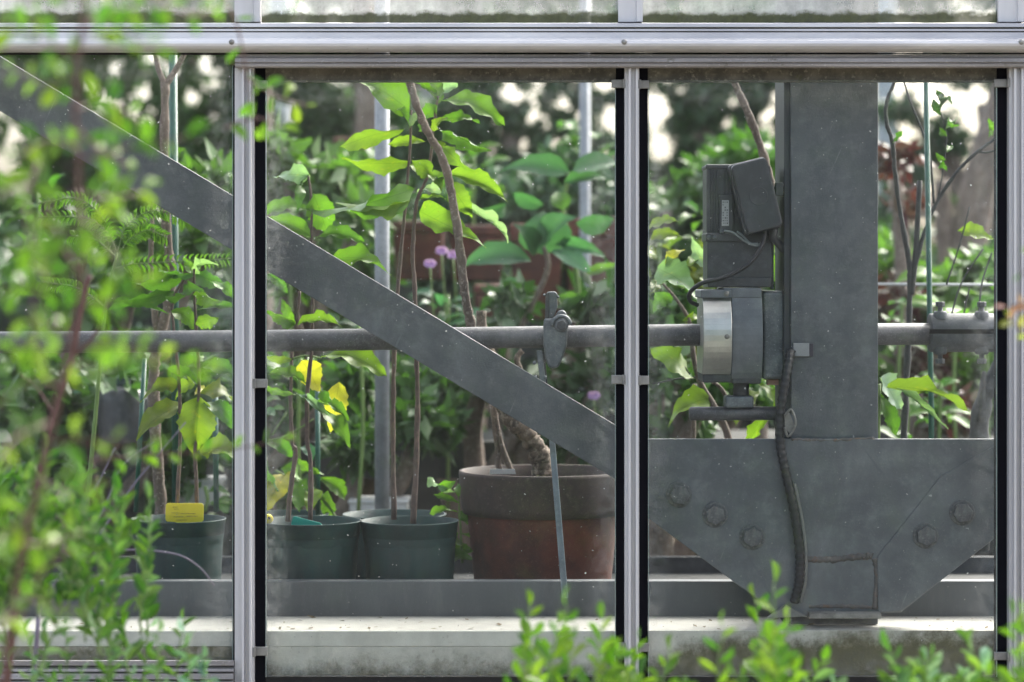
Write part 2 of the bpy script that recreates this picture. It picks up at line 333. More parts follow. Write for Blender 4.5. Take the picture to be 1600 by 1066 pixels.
def fam(shape, sd, bend): return [leaf_mesh('leaf', leafm, 14, shape, U(.04, .12), U(.2, .6), U(.03, .055), U(-.7, .7), 0.09, i+sd, bend*U(.5, 1.5)) for i in range(6)]
OV = fam('ovate', 0, 0); LA = fam('lance', 20, 0)
UP, DN = fam('lance', 100, .22) + fam('ovate', 110, .2)[:3], fam('lance', 120, -.22) + fam('ovate', 130, -.2)[:3]
SM = [leaf_mesh('leaf', leaf_small, 4, 'obov', U(.02, .12), U(.3, .8), 0.0, U(-.3, .3), 0, i+40) for i in range(5)]
SL = [leaf_mesh('leaf', leaf_small, 4, 'lance', U(.02, .12), U(.3, .8), 0.0, U(-.3, .3), 0, i+60) for i in range(5)]
BR = [leaf_mesh('leaf', leafm, 7, 'ovate', U(.05, .2), U(.2, .5), 0.02, U(-.3, .3), 0, i+80) for i in range(4)]

def put_leaf(parent, base, tip, width, normal, color, meshes=OV, name='leaf', mat=None):
    """leaf object running from base to tip, its face turned to normal"""
    base = Vector(base); d = Vector(tip) - base; L = d.length; x = d.normalized()
    n = Vector(normal); n = (n - x*n.dot(x))
    if n.length < 1e-4: n = Vector((0, 0, 1)) - x*x.z
    n.normalize(); y = n.cross(x)
    me = random.choice(meshes)
    o = bpy.data.objects.new(name, me); COL.objects.link(o)
    rot = Matrix((x, y, n)).transposed().to_4x4()
    loc = base - (WL[parent.name] if parent is not None else Vector((0, 0, 0)))
    o.matrix_basis = Matrix.Translation(loc) @ rot @ Matrix.Diagonal((L, width, L, 1))
    if parent is not None: o.parent = parent
    o.color = (*color, 1); return o

# colours (linear)
G_BR = (0.085, 0.19, 0.022); G_MD = (0.055, 0.14, 0.022); G_DK = (0.022, 0.065, 0.018); G_PL = (0.20, 0.31, 0.22); G_YE = (0.42, 0.40, 0.05)
G_YG = (0.13, 0.22, 0.025); G_OL = (0.10, 0.15, 0.022); G_BL = (0.04, 0.12, 0.065)
def jit(c, a=0.18):
    k = 1 + U(-a, a); return (min(.9, c[0]*k*(1+U(-a, a)*.6)), min(.9, c[1]*k), min(.9, c[2]*k*(1+U(-a, a))))

def photo_leaves(parent, Y, rows, meshes=OV, petiole=None):
    """rows: base px, base py, tip px, tip py, visible width px, colour"""
    for r in rows:
        bx, by, tx, ty, w, c = r[:6]
        y0 = Y + U(-.02, .02); y1 = Y + U(-.06, .05)
        b = P(bx, by, y0); t = P(tx, ty, y1)
        a = math.radians(U(15, 50)) * (1 if U(0, 1) < .75 else -1)
        n = Vector((0, -math.cos(a), math.sin(a)))
        put_leaf(parent, b, t, S(w, Y)/max(.7, math.cos(a))*1.15, n, jit(c, .14), ((UP if tx > bx else DN) if meshes is OV and w < 30 and abs(tx-bx) > abs(ty-by)*.7 else meshes))
def stem(parent, pts, Y, r0, r1, mat, name='stem', n=8, seg=6, wob=0.0):
    q = [P(p[0], p[1], Y + (p[2] if len(p) > 2 else 0)) for p in pts]
    path = smooth_path(q, seg); k = len(path)
    if wob: path = [p + Vector((U(-wob, wob), U(-wob, wob), 0)) for p in path]
    rr = [(r0 + (r1-r0)*i/(k-1))*(1+ (U(-.12, .2) if wob else 0)) for i in range(k)]
    return MB().tube(path, rr, n).obj(name, mat, parent)

# ------------------------------------------------------------------ greenhouse front wall
wall = thing('greenhouse_wall', (0, 0, P(0, 1066).z), 'aluminium framed greenhouse front with dusty clear panes, clips and a long gutter rail', 'greenhouse wall')
def zz(py, Y=0.0): return P(0, py, Y).z
def xx(px, Y=0.0): return P(px, 0, Y).x
def extrude_x(prof, x0, x1, name, mat, parent, bevel=0):
    """prof: list of (Y, py) round the section"""
    pts = [Vector((x0, y, P(0, py, y).z)) for y, py in prof]
    return MB().prism(pts, (x1-x0, 0, 0)).obj(name, mat, parent, bevel=bevel)
XL, XR = -1.25, 1.25
# gutter rail: upper ledge, groove, flat face, round bead
extrude_x([(0.03, 36), (-0.034, 36.5), (-0.036, 42.2), (-0.026, 43), (-0.026, 45), (-0.036, 45.6), (-0.037, 48.5), (-0.03, 49.2), (-0.03, 50.4), (-0.039, 51), (-0.041, 59),
           (-0.046, 60.5), (-0.053, 64), (-0.056, 68), (-0.055, 72), (-0.051, 76.5), (-0.044, 80), (-0.034, 82), (-0.03, 82.5), (0.03, 82.5)], XL, XR, 'gutter_rail', alu, wall)
extrude_x([(0.028, 82.8), (-0.018, 82.8), (-0.018, 86.0), (0.028, 86.0)], XL, xx(371), 'shadow_strip', grime, wall)  # dark strip painted where the rail's undercut throws shade
extrude_x([(0.028, 82.8), (-0.012, 82.8), (-0.012, 85.0), (0.028, 85.0)], xx(371)+.0005, XR, 'shadow_strip', grime, wall)
extrude_x([(0.02, 85.2), (-0.026, 85.2), (-0.026, 90.2), (-0.036, 91.2), (-0.038, 97), (-0.034, 98), (-0.034, 99.2), (-0.037, 100.4), (-0.036, 104), (-0.031, 106.5), (0.02, 106.5)],
          xx(371), XR, 'head_rail', alu_w, wall)
# screws on the bead
for px in (368, -240, 973, 1585):
    MB().lathe((xx(px), -0.054, zz(66, -.054)), [(0.0001, .0045), (.0028, .004), (.0042, .0022), (.0046, 0)], 12, ax=(0, -1, 0)).obj('screw', clipm, wall)
# mossy header behind the panes' top
for a, b in ((414, 963), (1012, 1559)):
    MB().box((xx(a)-.016, .006, zz(127)), (xx(b)+.016, .03, zz(104.5))).obj('header_board', header_m, wall)
# mullions (cover profile swept in z), black strips
def cover(x0, x1, py0, py1, ridges):
    pts = [(x0, .004)]
    w = x1-x0
    for t, y in ridges: pts.append((x0 + w*t, y))
    pts.append((x1, .004))
    z0, z1 = zz(py1), zz(py0)
    q = [Vector((x, y, z0)) for x, y in pts]
    return MB().prism(q, (0, 0, z1-z0)).obj('mullion', alu_v, wall)
sym = [(0, -.014), (.22, -.014), (.24, -.026), (.40, -.026), (.44, -.017), (.70, -.017), (.74, -.026), (.90, -.026), (.92, -.014), (1, -.014)]
lef = [(0, -.012), (.40, -.013), (.42, -.026), (.53, -.026), (.56, -.016), (.77, -.016), (.80, -.026), (.90, -.026), (.92, -.014), (1, -.014)]
cover(xx(368), xx(398), 106.8, 1075, lef)
cover(xx(975.5), xx(998), 106.8, 1060, sym)
cover(xx(1574), xx(1597), 106.8, 1056, sym)
def strip(a, b, y0=104, y1=1090, d=.03): return MB().box((xx(a), .005, zz(y1)), (xx(b), d, zz(y0))).obj('gasket', black, wall)
strip(369, 414.2); strip(962.5, 1012.5); strip(1558.5, 1612)
strip(364, 368.5, 87, 1032, .012)
# black band standing for the dark gap under the panes, left sill rails
MB().box((xx(414.6), .006, zz(1120)), (xx(962), .02, zz(1058.5))).obj('gasket', grime, wall)
MB().box((xx(1013), .006, zz(1120)), (xx(1558), .02, zz(1058.5))).obj('gasket', grime, wall)
extrude_x([(0.02, 1031.5), (-0.012, 1031.5), (-0.02, 1033), (-0.02, 1040), (-.012, 1042), (-.012, 1044.6), (-.024, 1045.2), (-.026, 1049.5), (-.018, 1050.5), (-.018, 1052), (-.03, 1053), (-.032, 1061.5), (-.022, 1062.4), (-.022, 1064.5), (-.034, 1065.2), (-.036, 1082), (.02, 1082)],
          XL, xx(367.6), 'sill_rail', alu_w, wall)
# panes
def pane(a, b, y0, y1, Y=0.0, dust=.1, moss=0, name='glass_pane'):
    c = Vector(((xx(a)+xx(b))/2, Y, (zz(y0)+zz(y1))/2)); hx = (xx(b)-xx(a))/2; hz = (zz(y0)-zz(y1))/2
    m = MB(); m.add([(c.x-hx, Y, c.z-hz), (c.x+hx, Y, c.z-hz), (c.x+hx, Y, c.z+hz), (c.x-hx, Y, c.z+hz)], [(0, 1, 2, 3)])
    o = m.obj(name, glass_mat('dusty_glass', hx, hz, dust, moss), wall, loc=c)
    # ground edge of the sheet
    e = MB(); t = .0035
    e.box((c.x-hx, Y+.0005, c.z-hz), (c.x-hx+.0012, Y+t, c.z+hz)); e.box((c.x+hx-.0012, Y+.0005, c.z-hz), (c.x+hx, Y+t, c.z+hz))
    e.obj('polished_edge', edge_m, o, loc=c)
    return o
edge_m = plain('glass_edge', (0.30, 0.36, 0.36), 0.3, var=.2)
pane(-300, 364, 86.2, 1031, dust=.011)
pane(414.8, 962.2, 125.5, 1058, dust=.012)
pane(1012.8, 1558.2, 125.5, 1058, dust=.012)
pane(1613, 2000, 125.5, 1058, dust=.012)
pane(-300, 367, -650, 35.5, Y=-.004, dust=.34, moss=.032, name='upper_pane')
pane(409, 966, -650, 35.5, Y=-.004, dust=.34, moss=.032, name='upper_pane')
pane(1004, 1557, -650, 35.5, Y=-.004, dust=.34, moss=.032, name='upper_pane')
pane(1598, 2000, -650, 35.5, Y=-.004, dust=.34, moss=.032, name='upper_pane')
for a, b in ((367.5, 408), (965.5, 1003.5), (1557.5, 1597.5)):
    w = xx(b)-xx(a); q = [Vector((xx(a), .01, zz(35.8))), Vector((xx(a), -.012, zz(35.8))), Vector((xx(a)+w*.72, -.012, zz(35.8))), Vector((xx(a)+w*.75, -.016, zz(35.8))), Vector((xx(b), -.016, zz(35.8))), Vector((xx(b), .01, zz(35.8)))]
    MB().prism(q, (0, 0, .72)).obj('upper_mullion', alu_v, wall, bevel=.0008)
# glazing clips
def clip(a, b, y0, y1, side):
    m = MB(); m.box((xx(a), -.0065, zz(y1)), (xx(b), -.0035, zz(y0)))
    e = b if side > 0 else a; k = .004
    o = m.obj('glazing_clip', clipm, wall, bevel=.0012)
    inner = a if side > 0 else b
    MB().box((xx(inner)-.0025*side, -.0155, zz(y1+.5)), (xx(inner)+.0015*side, -.0034, zz(y0-.5))).obj('clip_flange', clipm, o, bevel=.0005)
for y0, y1 in ((126, 139), (592, 606), (1010, 1024)): clip(399, 418.5, y0, y1, 1)
for y0, y1 in ((125, 138), (586, 600), (1003, 1017)): clip(955, 974, y0, y1, -1); clip(999.5, 1014, y0+1, y1+1, 1)
for y0, y1 in ((124, 137), (1018, 1031)): clip(1552, 1573, y0, y1, -1)
for y0, y1 in ((124, 137), (570, 583), (995, 1008)): clip(1598, 1612, y0, y1, 1)
MB().box((xx(358.5), -.010, zz(102.5)), (xx(369.5), -.003, zz(89))).obj('corner_clip', plain('mossy_clip', (.09, .11, .04), .8), wall, bevel=.0012)

# unseen lean-to roof of whitened glass on bars, put in to shade the benches
rf = thing('greenhouse_roof', (0, 0, zz(-655)), 'sloping whitened glass roof, unseen above the frame, put in to shade the benches', 'roof')
rm_, rn, rl = M('whitened_glass'); rd = rn.new('ShaderNodeBsdfTranslucent'); rd.inputs[0].default_value = (.75, .77, .76, 1); rt_ = rn.new('ShaderNodeBsdfTransparent'); rx = rn.new('ShaderNodeMixShader')
rl.new(ramp(rn, rl, noise(rn, rl, 3, 4), .35, 1.1), rx.inputs[0]); rl.new(rt_.outputs[0], rx.inputs[1]); rl.new(rd.outputs[0], rx.inputs[2]); rl.new(rx.outputs[0], rn.new('ShaderNodeOutputMaterial').inputs[0])
z0_, z1_ = zz(-655), zz(-655) + 1.3
for i in range(-5, 5):
    x0, x1 = xx(390+595*i)+.02, xx(390+595*(i+1))-.02
    MB().prism([Vector((x0, 0, z0_+.01)), Vector((x1, 0, z0_+.01)), Vector((x1, 0, z0_+.014)), Vector((x0, 0, z0_+.014))], (0, 3.4, z1_-z0_)).obj('roof_pane', rm_, rf)
    MB().prism([Vector((x1, 0, z0_-.04)), Vector((x1+.04, 0, z0_-.04)), Vector((x1+.04, 0, z0_+.02)), Vector((x1, 0, z0_+.02))], (0, 3.4, z1_-z0_)).obj('roof_bar', alu_w, rf)
# ------------------------------------------------------------------ masonry upstand and bench
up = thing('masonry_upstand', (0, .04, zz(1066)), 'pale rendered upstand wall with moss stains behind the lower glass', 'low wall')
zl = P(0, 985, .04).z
mb = MB(); mb.box((-1.5, .04, zl-.35), (1.5, .21, zl)); mb.obj('wall', concrete('sun_dimmed_ledge', -.2, (.36, .36, .33)), up, loc=Vector((0, .04, P(0, 1050, .04).z)), bevel=.004)  # colour darkened to offset the sunlight on the ledge top
mb = MB(); mb.box((-1.5, .0355, zl-.35), (xx(1012, .04), .0398, P(0, 1010.5, .0355).z)); mb.box((xx(1012.5, .04), .0355, zl-.35), (1.5, .0398, P(0, 985.5, .0355).z)); mb.obj('brightened_face', concrete('stained_render', .028, (.66, .66, .60), xs=.05), up, loc=Vector((0, .04, P(0, 1050, .04).z)))  # added pale sheet lifts the shaded front; moss stains at its foot
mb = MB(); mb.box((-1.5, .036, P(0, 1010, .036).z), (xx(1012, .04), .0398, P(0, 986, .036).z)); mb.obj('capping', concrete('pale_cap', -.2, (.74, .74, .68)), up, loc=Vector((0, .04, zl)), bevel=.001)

bench = thing('plant_bench', (0, .22, P(0, 985, .22).z), 'grey metal greenhouse bench with a shallow tray lip carrying the pots', 'bench')
zlip = P(0, 905, .24).z; ztray = -.455
MB().box((-1.5, .212, zl-.002), (1.5, .24, zlip)).obj('front_panel', bench_m, bench, bevel=.0012)
MB().box((-1.5, .2405, ztray-.02), (1.5, .795, ztray)).obj('tray', plain('dark_tray', (.022, .024, .024), .7, spec=.2), bench)  # tray toned darker than the bench panels
MB().box((-1.5, .796, ztray-.05), (1.5, .81, -.425)).obj('rear_lip', motor_m, bench)
for px in (-100, 560, 1220, 1800):
    MB().box((xx(px, .7), .70, -1.5), (xx(px, .7)+.04, .74, ztray-.021)).obj('leg', bench_m, bench)

# ------------------------------------------------------------------ steel column, gusset, brace
colm = thing('steel_column', P(1304, 962, .10), 'dark grey steel column with wide bolted gusset plate at its foot, behind the right pane', 'column')
YC = .10
zt = P(0, -120, YC).z; zb = zl + .001
MB().box((P(1236, 0, YC).x, YC, zb), (P(1372, 0, YC).x, YC+.009, zt)).obj('front_flange', steel, colm, bevel=.0012)
MB().box((P(1226, 0, YC).x, YC+.0095, zb), (P(1237.5, 0, YC).x, YC+.15, zt)).obj('side_plate', plain('painted_side_shade', (.03, .034, .042), .5), colm, bevel=.0012)  # darker copy of the column paint puts this side's shade into colour
MB().box((P(1362, 0, YC).x, YC+.0095, zb), (P(1371, 0, YC).x, YC+.15, zt)).obj('side_plate', steel, colm, bevel=.0012)
Yg = YC-.012
gp = [(1008, 686), (1566, 686), (1566, 832), (1408, 957), (1262, 962), (1212, 955), (1150, 912), (1008, 806)]
g = MB().prism([P(x, y, Yg) for x, y in gp][::-1], (0, .010, 0)).obj('gusset_plate', gusset_m, colm, loc=P(1300, 820, Yg), bevel=.0012)
# angled reinforcing plates laid over the gusset corners
for sgn, pts in ((1, [(1371, 870), (1470, 745), (1566, 690), (1566, 832), (1408, 955), (1372, 957)]),):
    MB().prism([P(x, y, Yg-.003) for x, y in pts][::-1], (0, .0028, 0)).obj('stiffener_plate', gusset_m, g, bevel=.0008)
for bx, by in ((1061, 773), (1117, 804), (1175, 839), (1446, 837), (1503, 801)):
    c = P(bx, by, Yg-.003 if bx > 1400 else Yg); 
    boltm = bpy.data.materials.get('weathered_bolt') or wear('weathered_bolt', (0.15, 0.155, 0.16), (0.08, 0.083, 0.09), (0.27, 0.27, 0.27), rough=0.5, s1=60, s2=260, bump=0.5, rust=(0.14, 0.08, 0.05), rust_amt=0.6)
    b = MB().lathe(c, [(.0205, 0), (.0205, .0025), (.0195, .003), (.001, .003)], 28, ax=(0, -1, 0), smooth=False).obj('bolt', boltm, g, loc=c)
    r = U(0, 1); m = MB(); R = .0165
    pts = [c + Vector((R*math.cos(r+k*PI/3), -.0032, R*math.sin(r+k*PI/3))) for k in range(6)]
    m.prism(pts, (0, -.009, 0)).obj('bolt_head', boltm, b, loc=c, bevel=.0014)
def weld(pts, r=.006, Y=Yg+.0022, mat=weld_m, par=None):
    path = smooth_path([P(x, y, Y) for x, y in pts], 14)
    path = [p + Vector((U(-.0006, .0006), 0, U(-.0006, .0006))) for p in path]
    return MB().tube(path, [r*U(.8, 1.2) for _ in path], 7).obj('weld_bead', mat, par or g)
weld([(1258, 874), (1300, 874), (1340, 870), (1362, 869)]); weld([(1367, 872), (1369, 900), (1367, 952)], .005); weld([(1264, 948), (1310, 947), (1362, 949)], .004)
weld([(1236, 687), (1300, 688), (1366, 685)], .0028)
weld([(1372, 955), (1374, 900), (1371, 872)], .0015)
MB().box((P(1264, 0, .07).x, .062, P(0, 966, .07).z), (P(1376, 0, .07).x, .0865, P(0, 957.5, .07).z)).obj('shim', wear('old_shim', (.30, .29, .27), (.16, .155, .15), (.42, .41, .39), s1=20, rough=.8), colm, bevel=.001)
m = MB(); m.prism([P(1200, 966, .07), P(1228, 946, .07), P(1262, 964, .07)][::-1], (0, .016, 0)); m.obj('mortar_fillet', plain('mortar', (.22, .22, .21), .9, var=.5), colm, bevel=.001)
# small taped block
MB().box(P(1240, 557, .092), P(1264, 536, .097)).obj('tape_patch', plain('grey_tape', (.30, .31, .32), .6), colm, bevel=.0008)
MB().box(P(1264.5, 557, .0935), P(1270, 537, .0985)).obj('tape_patch', plain('dark_tape', (.04, .035, .05), .6), colm, bevel=.0005)

brace = thing('diagonal_brace', P(960, 700, .112), 'dark grey flat steel bar slanting down to the gusset plate', 'steel brace')
YB = .112
a, b = P(-260, -68, YB), P(1040, 711, YB); a2, b2 = P(-260, 18, YB), P(1040, 796, YB)
mb = MB().prism([b, a, a2, b2][::-1], (0, .008, 0)); mb.obj('flat_bar', steel, brace, loc=P(600, 480, YB), bevel=.001)

lit = MB()
for k in range(160):
    x = U(-1.2, 1.2); y = .05 + U(0, 1)**1.6*.14; a = U(0, PI); L = U(.002, .006)*(1.8 if U(0, 1) < .12 else 1)
    c = Vector((x, y, zl + U(.0005, .0025))); u = Vector((math.cos(a), math.sin(a), U(-.2, .4)))*L; v = Vector((-math.sin(a), math.cos(a), U(-.3, .3)))*L*.5
    lit.add([c-u, c+v, c+u, c-v], [(0, 1, 2, 3)])
tag(lit.obj('leaf_litter', plain('dry_litter', (.10, .075, .04), .9, var=.7)), 'scattered crumbs of soil and dry leaf on the pale ledge', 'leaf litter', kind='stuff')
# ------------------------------------------------------------------ line shaft, coupling, clamp
YP = .175
shaft = thing('line_shaft', P(800, 528, YP), 'long grey galvanised drive pipe running level across all bays', 'pipe')
R = S(17, YP)
MB().tube([P(-300, 537, YP), P(400, 533, YP), P(1060, 523.5, YP), P(2000, 520, YP)], R, 28).obj('pipe', pipe_m, shaft, loc=P(800, 528, YP))
coup_m = wear('coupling_paint', (0.085, 0.095, 0.11), (0.05, 0.055, 0.065), (0.15, 0.165, 0.18), rough=0.6, s1=18, s2=300, bump=0.5)
c0, c1 = P(1452, 520, YP), P(1560, 520, YP)
cp = MB().tube([c0 - Vector((.001, 0, 0)), c0, c1], [R*1.45, R*1.78, R*1.78], 32).obj('coupling', coup_m, shaft, loc=P(1506, 520, YP), bevel=.0015)
MB().box(P(1453, 521.5, YP-R*1.86), P(1562, 514.5, YP-R*1.6)).obj('clamp_gap', black, cp)
for px in (1469, 1534):
    for s_, y0 in ((1, 487), (-1, 553)):
        c = P(px, y0, YP-.012); b = MB()
        b.lathe(c, [(.0125, -.012*s_), (.0115, -.002*s_), (.009, .001*s_), (.0042, .001*s_), (.0042, .010*s_)], 18)
        bo = b.obj('bolt', coup_m, cp, loc=c)
        pts = [c + Vector((.0078*math.cos(k*PI/3+px), .0078*math.sin(k*PI/3+px), .008*s_)) for k in range(6)]
        MB().prism(pts[::-1] if s_ > 0 else pts, (0, 0, .008*s_)).obj('bolt', coup_m, cp, loc=c, bevel=.001)

hg = thing('rack_hanger', P(868, 520, YP), 'cast metal hanger clamped round the drive pipe with rounded lug and nut', 'pipe clamp')
mb = MB(); mb.lathe(P(868, 529, YP), [(R*1.0, -.0165), (R*1.16, -.0175), (R*1.22, -.012), (R*1.2, 0), (R*1.2, .010), (R*1.12, .0155), (R*1.0, .016)], 28, ax=(1, 0, 0)); mb.obj('collar', cast_m, hg, loc=P(868, 529, YP))
def rounded(pts, Y, th, name, mat, par, bev=.002):
    q = [P(x, y, Y) for x, y in pts]; return MB().prism(q, (0, th, 0)).obj(name, mat, par, loc=P(pts[0][0], pts[0][1], Y), bevel=bev, seg=3)
def ccw(pts):
    A = sum(pts[i][0]*pts[(i+1) % len(pts)][1] - pts[(i+1) % len(pts)][0]*pts[i][1] for i in range(len(pts)))
    return pts[::-1] if A > 0 else pts        # px y points down
body = [(850, 498), (866, 497), (872, 486), (880, 484), (886, 490), (887, 512), (886, 540), (880, 558), (873, 574), (866, 577), (857, 574), (852, 560), (849, 540), (849, 512)]
rounded(ccw(body), YP-.034, .016, 'bracket', cast_m, hg, .004)
rounded(ccw([(852, 500), (853, 462), (856, 456), (868, 455.5), (871, 460), (871, 480), (865, 497)]), YP-.022, .014, 'lug', cast_m, hg, .002)
rounded(ccw([(851.5, 499), (852.5, 459), (858.5, 456.5), (858, 498)]), YP-.027, .004, 'side_cheek', motor_m, hg, .001)
mb = MB(); c = P(877, 508, YP-.034); mb.lathe(c, [(.0115, 0), (.0115, .004), (.0095, .006), (.001, .006)], 24, ax=(0, -1, 0)); bo = mb.obj('boss', cast_m, hg, loc=c)
pts = [c + Vector((.0085*math.cos(k*PI/3+.3), -.006, .0085*math.sin(k*PI/3+.3))) for k in range(6)]
MB().prism(pts, (0, -.006, 0)).obj('nut', motor_m, bo, loc=c, bevel=.001)
mb = MB(); c2 = P(877, 508, YP-.034)
mb.tube([c2 + Vector((.0145*math.cos(t), -.002, .0145*math.sin(t))) for t in [PI*1.05*i/12 for i in range(13)]], .0035, 10); mb.obj('shroud', cast_m, hg)
for (x, y, r) in ((850.5, 461, .0022), (872, 464, .0022)):
    c = P(x, y, YP-.02); MB().lathe(c, [(r, -.006), (r, .006), (.0002, .007)], 12, ax=(0, -1, 0)).obj('rivet', cast_m, hg, loc=c)

rod = thing('hanging_rod', P(885, 950, .16), 'thin blue grey metal arm hanging from the pipe clamp down past the clay pot', 'metal arm')
mb = MB(); q = [(838, 548), (841, 575), (846, 600), (852, 640)]
mb.prism([P(838, 548, .15), P(847, 548, .15), P(858, 640, .15), P(849, 640, .15)][::-1], (0, .006, 0)); mb.obj('upper_link', cast_m, rod, bevel=.0008)
mb = MB(); mb.prism([P(846, 548, .158), P(851, 550, .158), P(857, 615, .158), P(849, 615, .158)][::-1], (0, .006, 0)); mb.obj('inner_link', motor_m, rod, bevel=.0005)
for x, y in ((835, 567), (837, 589), (852, 590)):
    c = P(x, y, .152); MB().lathe(c, [(.003, -.006), (.003, .004), (.0003, .0045)], 12, ax=(0, -1, 0)).obj('rivet', cast_m, rod, loc=c)
rm = wear('blue_grey_rod', (.20, .25, .30), (.13, .165, .20), (.32, .37, .41), rough=.45, s1=20, s2=300)
mb = MB(); mb.prism([P(853, 625, .15), P(862, 625, .15), P(888, 935, .15), P(878, 935, .15)][::-1], (0, .009, 0)); mb.obj('arm', rm, rod, bevel=.0015)
mb = MB(); mb.prism([P(856.5, 660, .1485), P(858.5, 660, .1485), P(884.5, 935, .1485), P(882.5, 935, .1485)][::-1], (0, .0014, 0)); mb.obj('centre_rib', rm, rod)

# ------------------------------------------------------------------ gear motor
mot = thing('gear_motor', P(1150, 521, .15), 'dark electric motor standing on a grey gearbox fixed to the drive pipe beside the column', 'gear motor')
def bx(x0, y0, x1, y1, Y0, Y1, name, mat, par, bevel=.001, seg=2):
    a = P(x0, y0, Y0); b = P(x1, y1, Y0); m = MB(); m.box((a.x, Y0, b.z), (b.x, Y1, a.z)); return m.obj(name, mat, par, loc=(Vector((a.x, Y0, b.z))+Vector((b.x, Y1, a.z)))/2, bevel=bevel, seg=seg)
# gearbox: polished round-faced cover at left, painted body at right
def curved_cover(x0, x1, y0, y1, Yf, Yb, bulge, name, mat, par):
    A, B = P(x0, 0, Yf).x, P(x1, 0, Yf).x; z1, z0 = P(0, y0, Yf).z, P(0, y1, Yf).z; pts = [Vector((A, Yb, z1)), Vector((A, Yb, z0))]
    for i in range(15):
        t = i/14; pts.append(Vector((A, Yf - bulge*math.sin(PI*t)**.7, z0 + (z1-z0)*t)))
    m = MB().prism(pts, (B-A, 0, 0)); return m.obj(name, mat, par, loc=P((x0+x1)/2, (y0+y1)/2, Yf), bevel=.0012)
gb = curved_cover(1142, 1190, 453, 592, .122, .235, .022, 'gearbox_body', gearb_m, mot)
cv = curved_cover(1097, 1141.6, 462, 585, .116, .23, .030, 'gearbox_cover', gear_m, mot)
bx(1095, 453, 1143, 466, .105, .235, 'cover_flange', gearb_m, cv, .002)
bx(1130, 450, 1190, 466, .112, .24, 'top_flange', gearb_m, gb, .002)
bx(1098, 580, 1143, 598, .120, .23, 'cover_base', motor_m, cv, .002)
bx(1144, 583, 1189, 600, .122, .235, 'base_flange', motor_m, gb, .002)
bx(1191, 455, 1228, 593, .128, .24, 'mount_bracket', cast_m, mot, .006, 4)
bx(1199, 593, 1217, 602, .14, .16, 'drain_plug', plain('rusty_plug', (.25, .15, .11), .8), mot, .001)
for x, y, yy in ((1136, 526, .0865), (1135, 459, .1045)):
    c = P(x, y, yy); sc = MB().lathe(c, [(.0045, -.004), (.0045, 0), (.003, .0015), (.0002, .0018)], 14, ax=(0, -1, 0)).obj('screw', clipm, cv, loc=c)
# output boss, tee handle
mb = MB(); mb.lathe(P(1158, 600, .15), [(.013, .004), (.013, -.022), (.012, -.024)], 20); mb.obj('output_boss', motor_m, mot)
bx(1133, 619, 1178, 638, .132, .170, 'hub', cast_m, mot, .004, 3)
mb = MB(); mb.tube([P(1076.5, 646.5, .15), P(1079, 646.5, .15), P(1222, 646, .15), P(1224, 646, .15)], [.008, .0112, .0112, .008], 18); mb.obj('tee_bar', pipe_m, mot, loc=P(1150, 646, .15))
# motor block
bx(1105, 374, 1208, 447, .126, .22, 'motor_foot', motor_m, mot, .003)
bx(1106, 434, 1206, 449, .120, .225, 'foot_flange', motor_m, mot, .002)
mh = bx(1104, 262, 1146, 369, .128, .215, 'motor_housing', motor_m, mot, .004, 3)
bx(1140, 258, 1204, 369, .134, .215, 'motor_housing', motor_m, mot, .004, 3)
bx(1103, 257, 1150, 264, .125, .218, 'motor_cap', box_m, mot, .002)
bx(1103, 364, 1205, 378, .122, .22, 'clamp_band', box_m, mot, .002)
for k, px in enumerate((1108, 1112, 1116, 1120, 1131, 1136, 1141)):
    bx(px, 266, px+2, 361 if px < 1125 else 306, .1245, .129, 'cooling_fin', motor_m, mh, .0005)
bx(1124, 304, 1146, 362, .120, .128, 'plate_recess', box_m, mh, .002)
npl = bx(1128, 313, 1139, 353, .118, .1198, 'name_plate', plain('aluminium_label', (.33, .34, .35), .4, metal=.3), mh, .0004)
for i in range(9):
    for j in range(3):
        if random.random() < .75:
            bx(1129.2+j*3.1, 315+i*4.1, 1129.2+j*3.1+U(1, 2.2), 317.3+i*4.1, .1175, .1179, 'print_mark', ink2, npl, 0)
for px, py in ((1128, 362), (1108, 371), (1117, 371)):
    c = P(px, py, .119); MB().lathe(c, [(.0038, -.004), (.0038, 0), (.0002, .001)], 12, ax=(0, -1, 0)).obj('screw', cast_m, mot, loc=c)
bx(1204, 378, 1209, 452, .15, .156, 'guide_rail', cast_m, mot, .0005)
# tilted switch box with round emblem recess
tb = thing('switch_box', P(1186, 306, .10), 'tilted black rounded control box with plain round boss, bracketed to the column beside the motor', 'control box')
ang = math.radians(14)
def rot2(px, py, Y):
    c = P(1183, 306, Y); p = Vector((S(px, Y), 0, -S(py, Y))); ca, sa = math.cos(ang), math.sin(ang)
    return c + Vector((p.x*ca + p.z*-sa, 0, p.x*sa + p.z*ca))
def rrect(hw, hh, r, Y, dx=0, dy=0):
    out = []
    for cx_, cy_, a0 in ((hw-r, -(hh-r), 0), (-(hw-r), -(hh-r), 90), (-(hw-r), hh-r, 180), (hw-r, hh-r, 270)):
        for k in range(6):
            a = math.radians(a0 + k*18); out.append(rot2(cx_ + r*math.cos(a) + dx, cy_ - r*math.sin(a) + dy, Y))
    return out
MB().prism(rrect(29, 56, 9, .075)[::-1][::-1], (0, .022, 0)).obj('lid', box_m, tb, loc=P(1183, 306, .075), bevel=.004, seg=4)
MB().prism(rrect(31, 57, 8, .099, -3, 0), (0, .024, 0)).obj('case', box_m, tb, loc=P(1183, 306, .099), bevel=.003, seg=3)
c = rot2(2, 1, .075)
MB().lathe(c, [(.0148, -.002), (.0148, .0004), (.0136, .0008), (.0132, -.0001), (.0002, -.0001)], 32, ax=(0, -1, 0)).obj('round_boss', box_m, tb, loc=c)
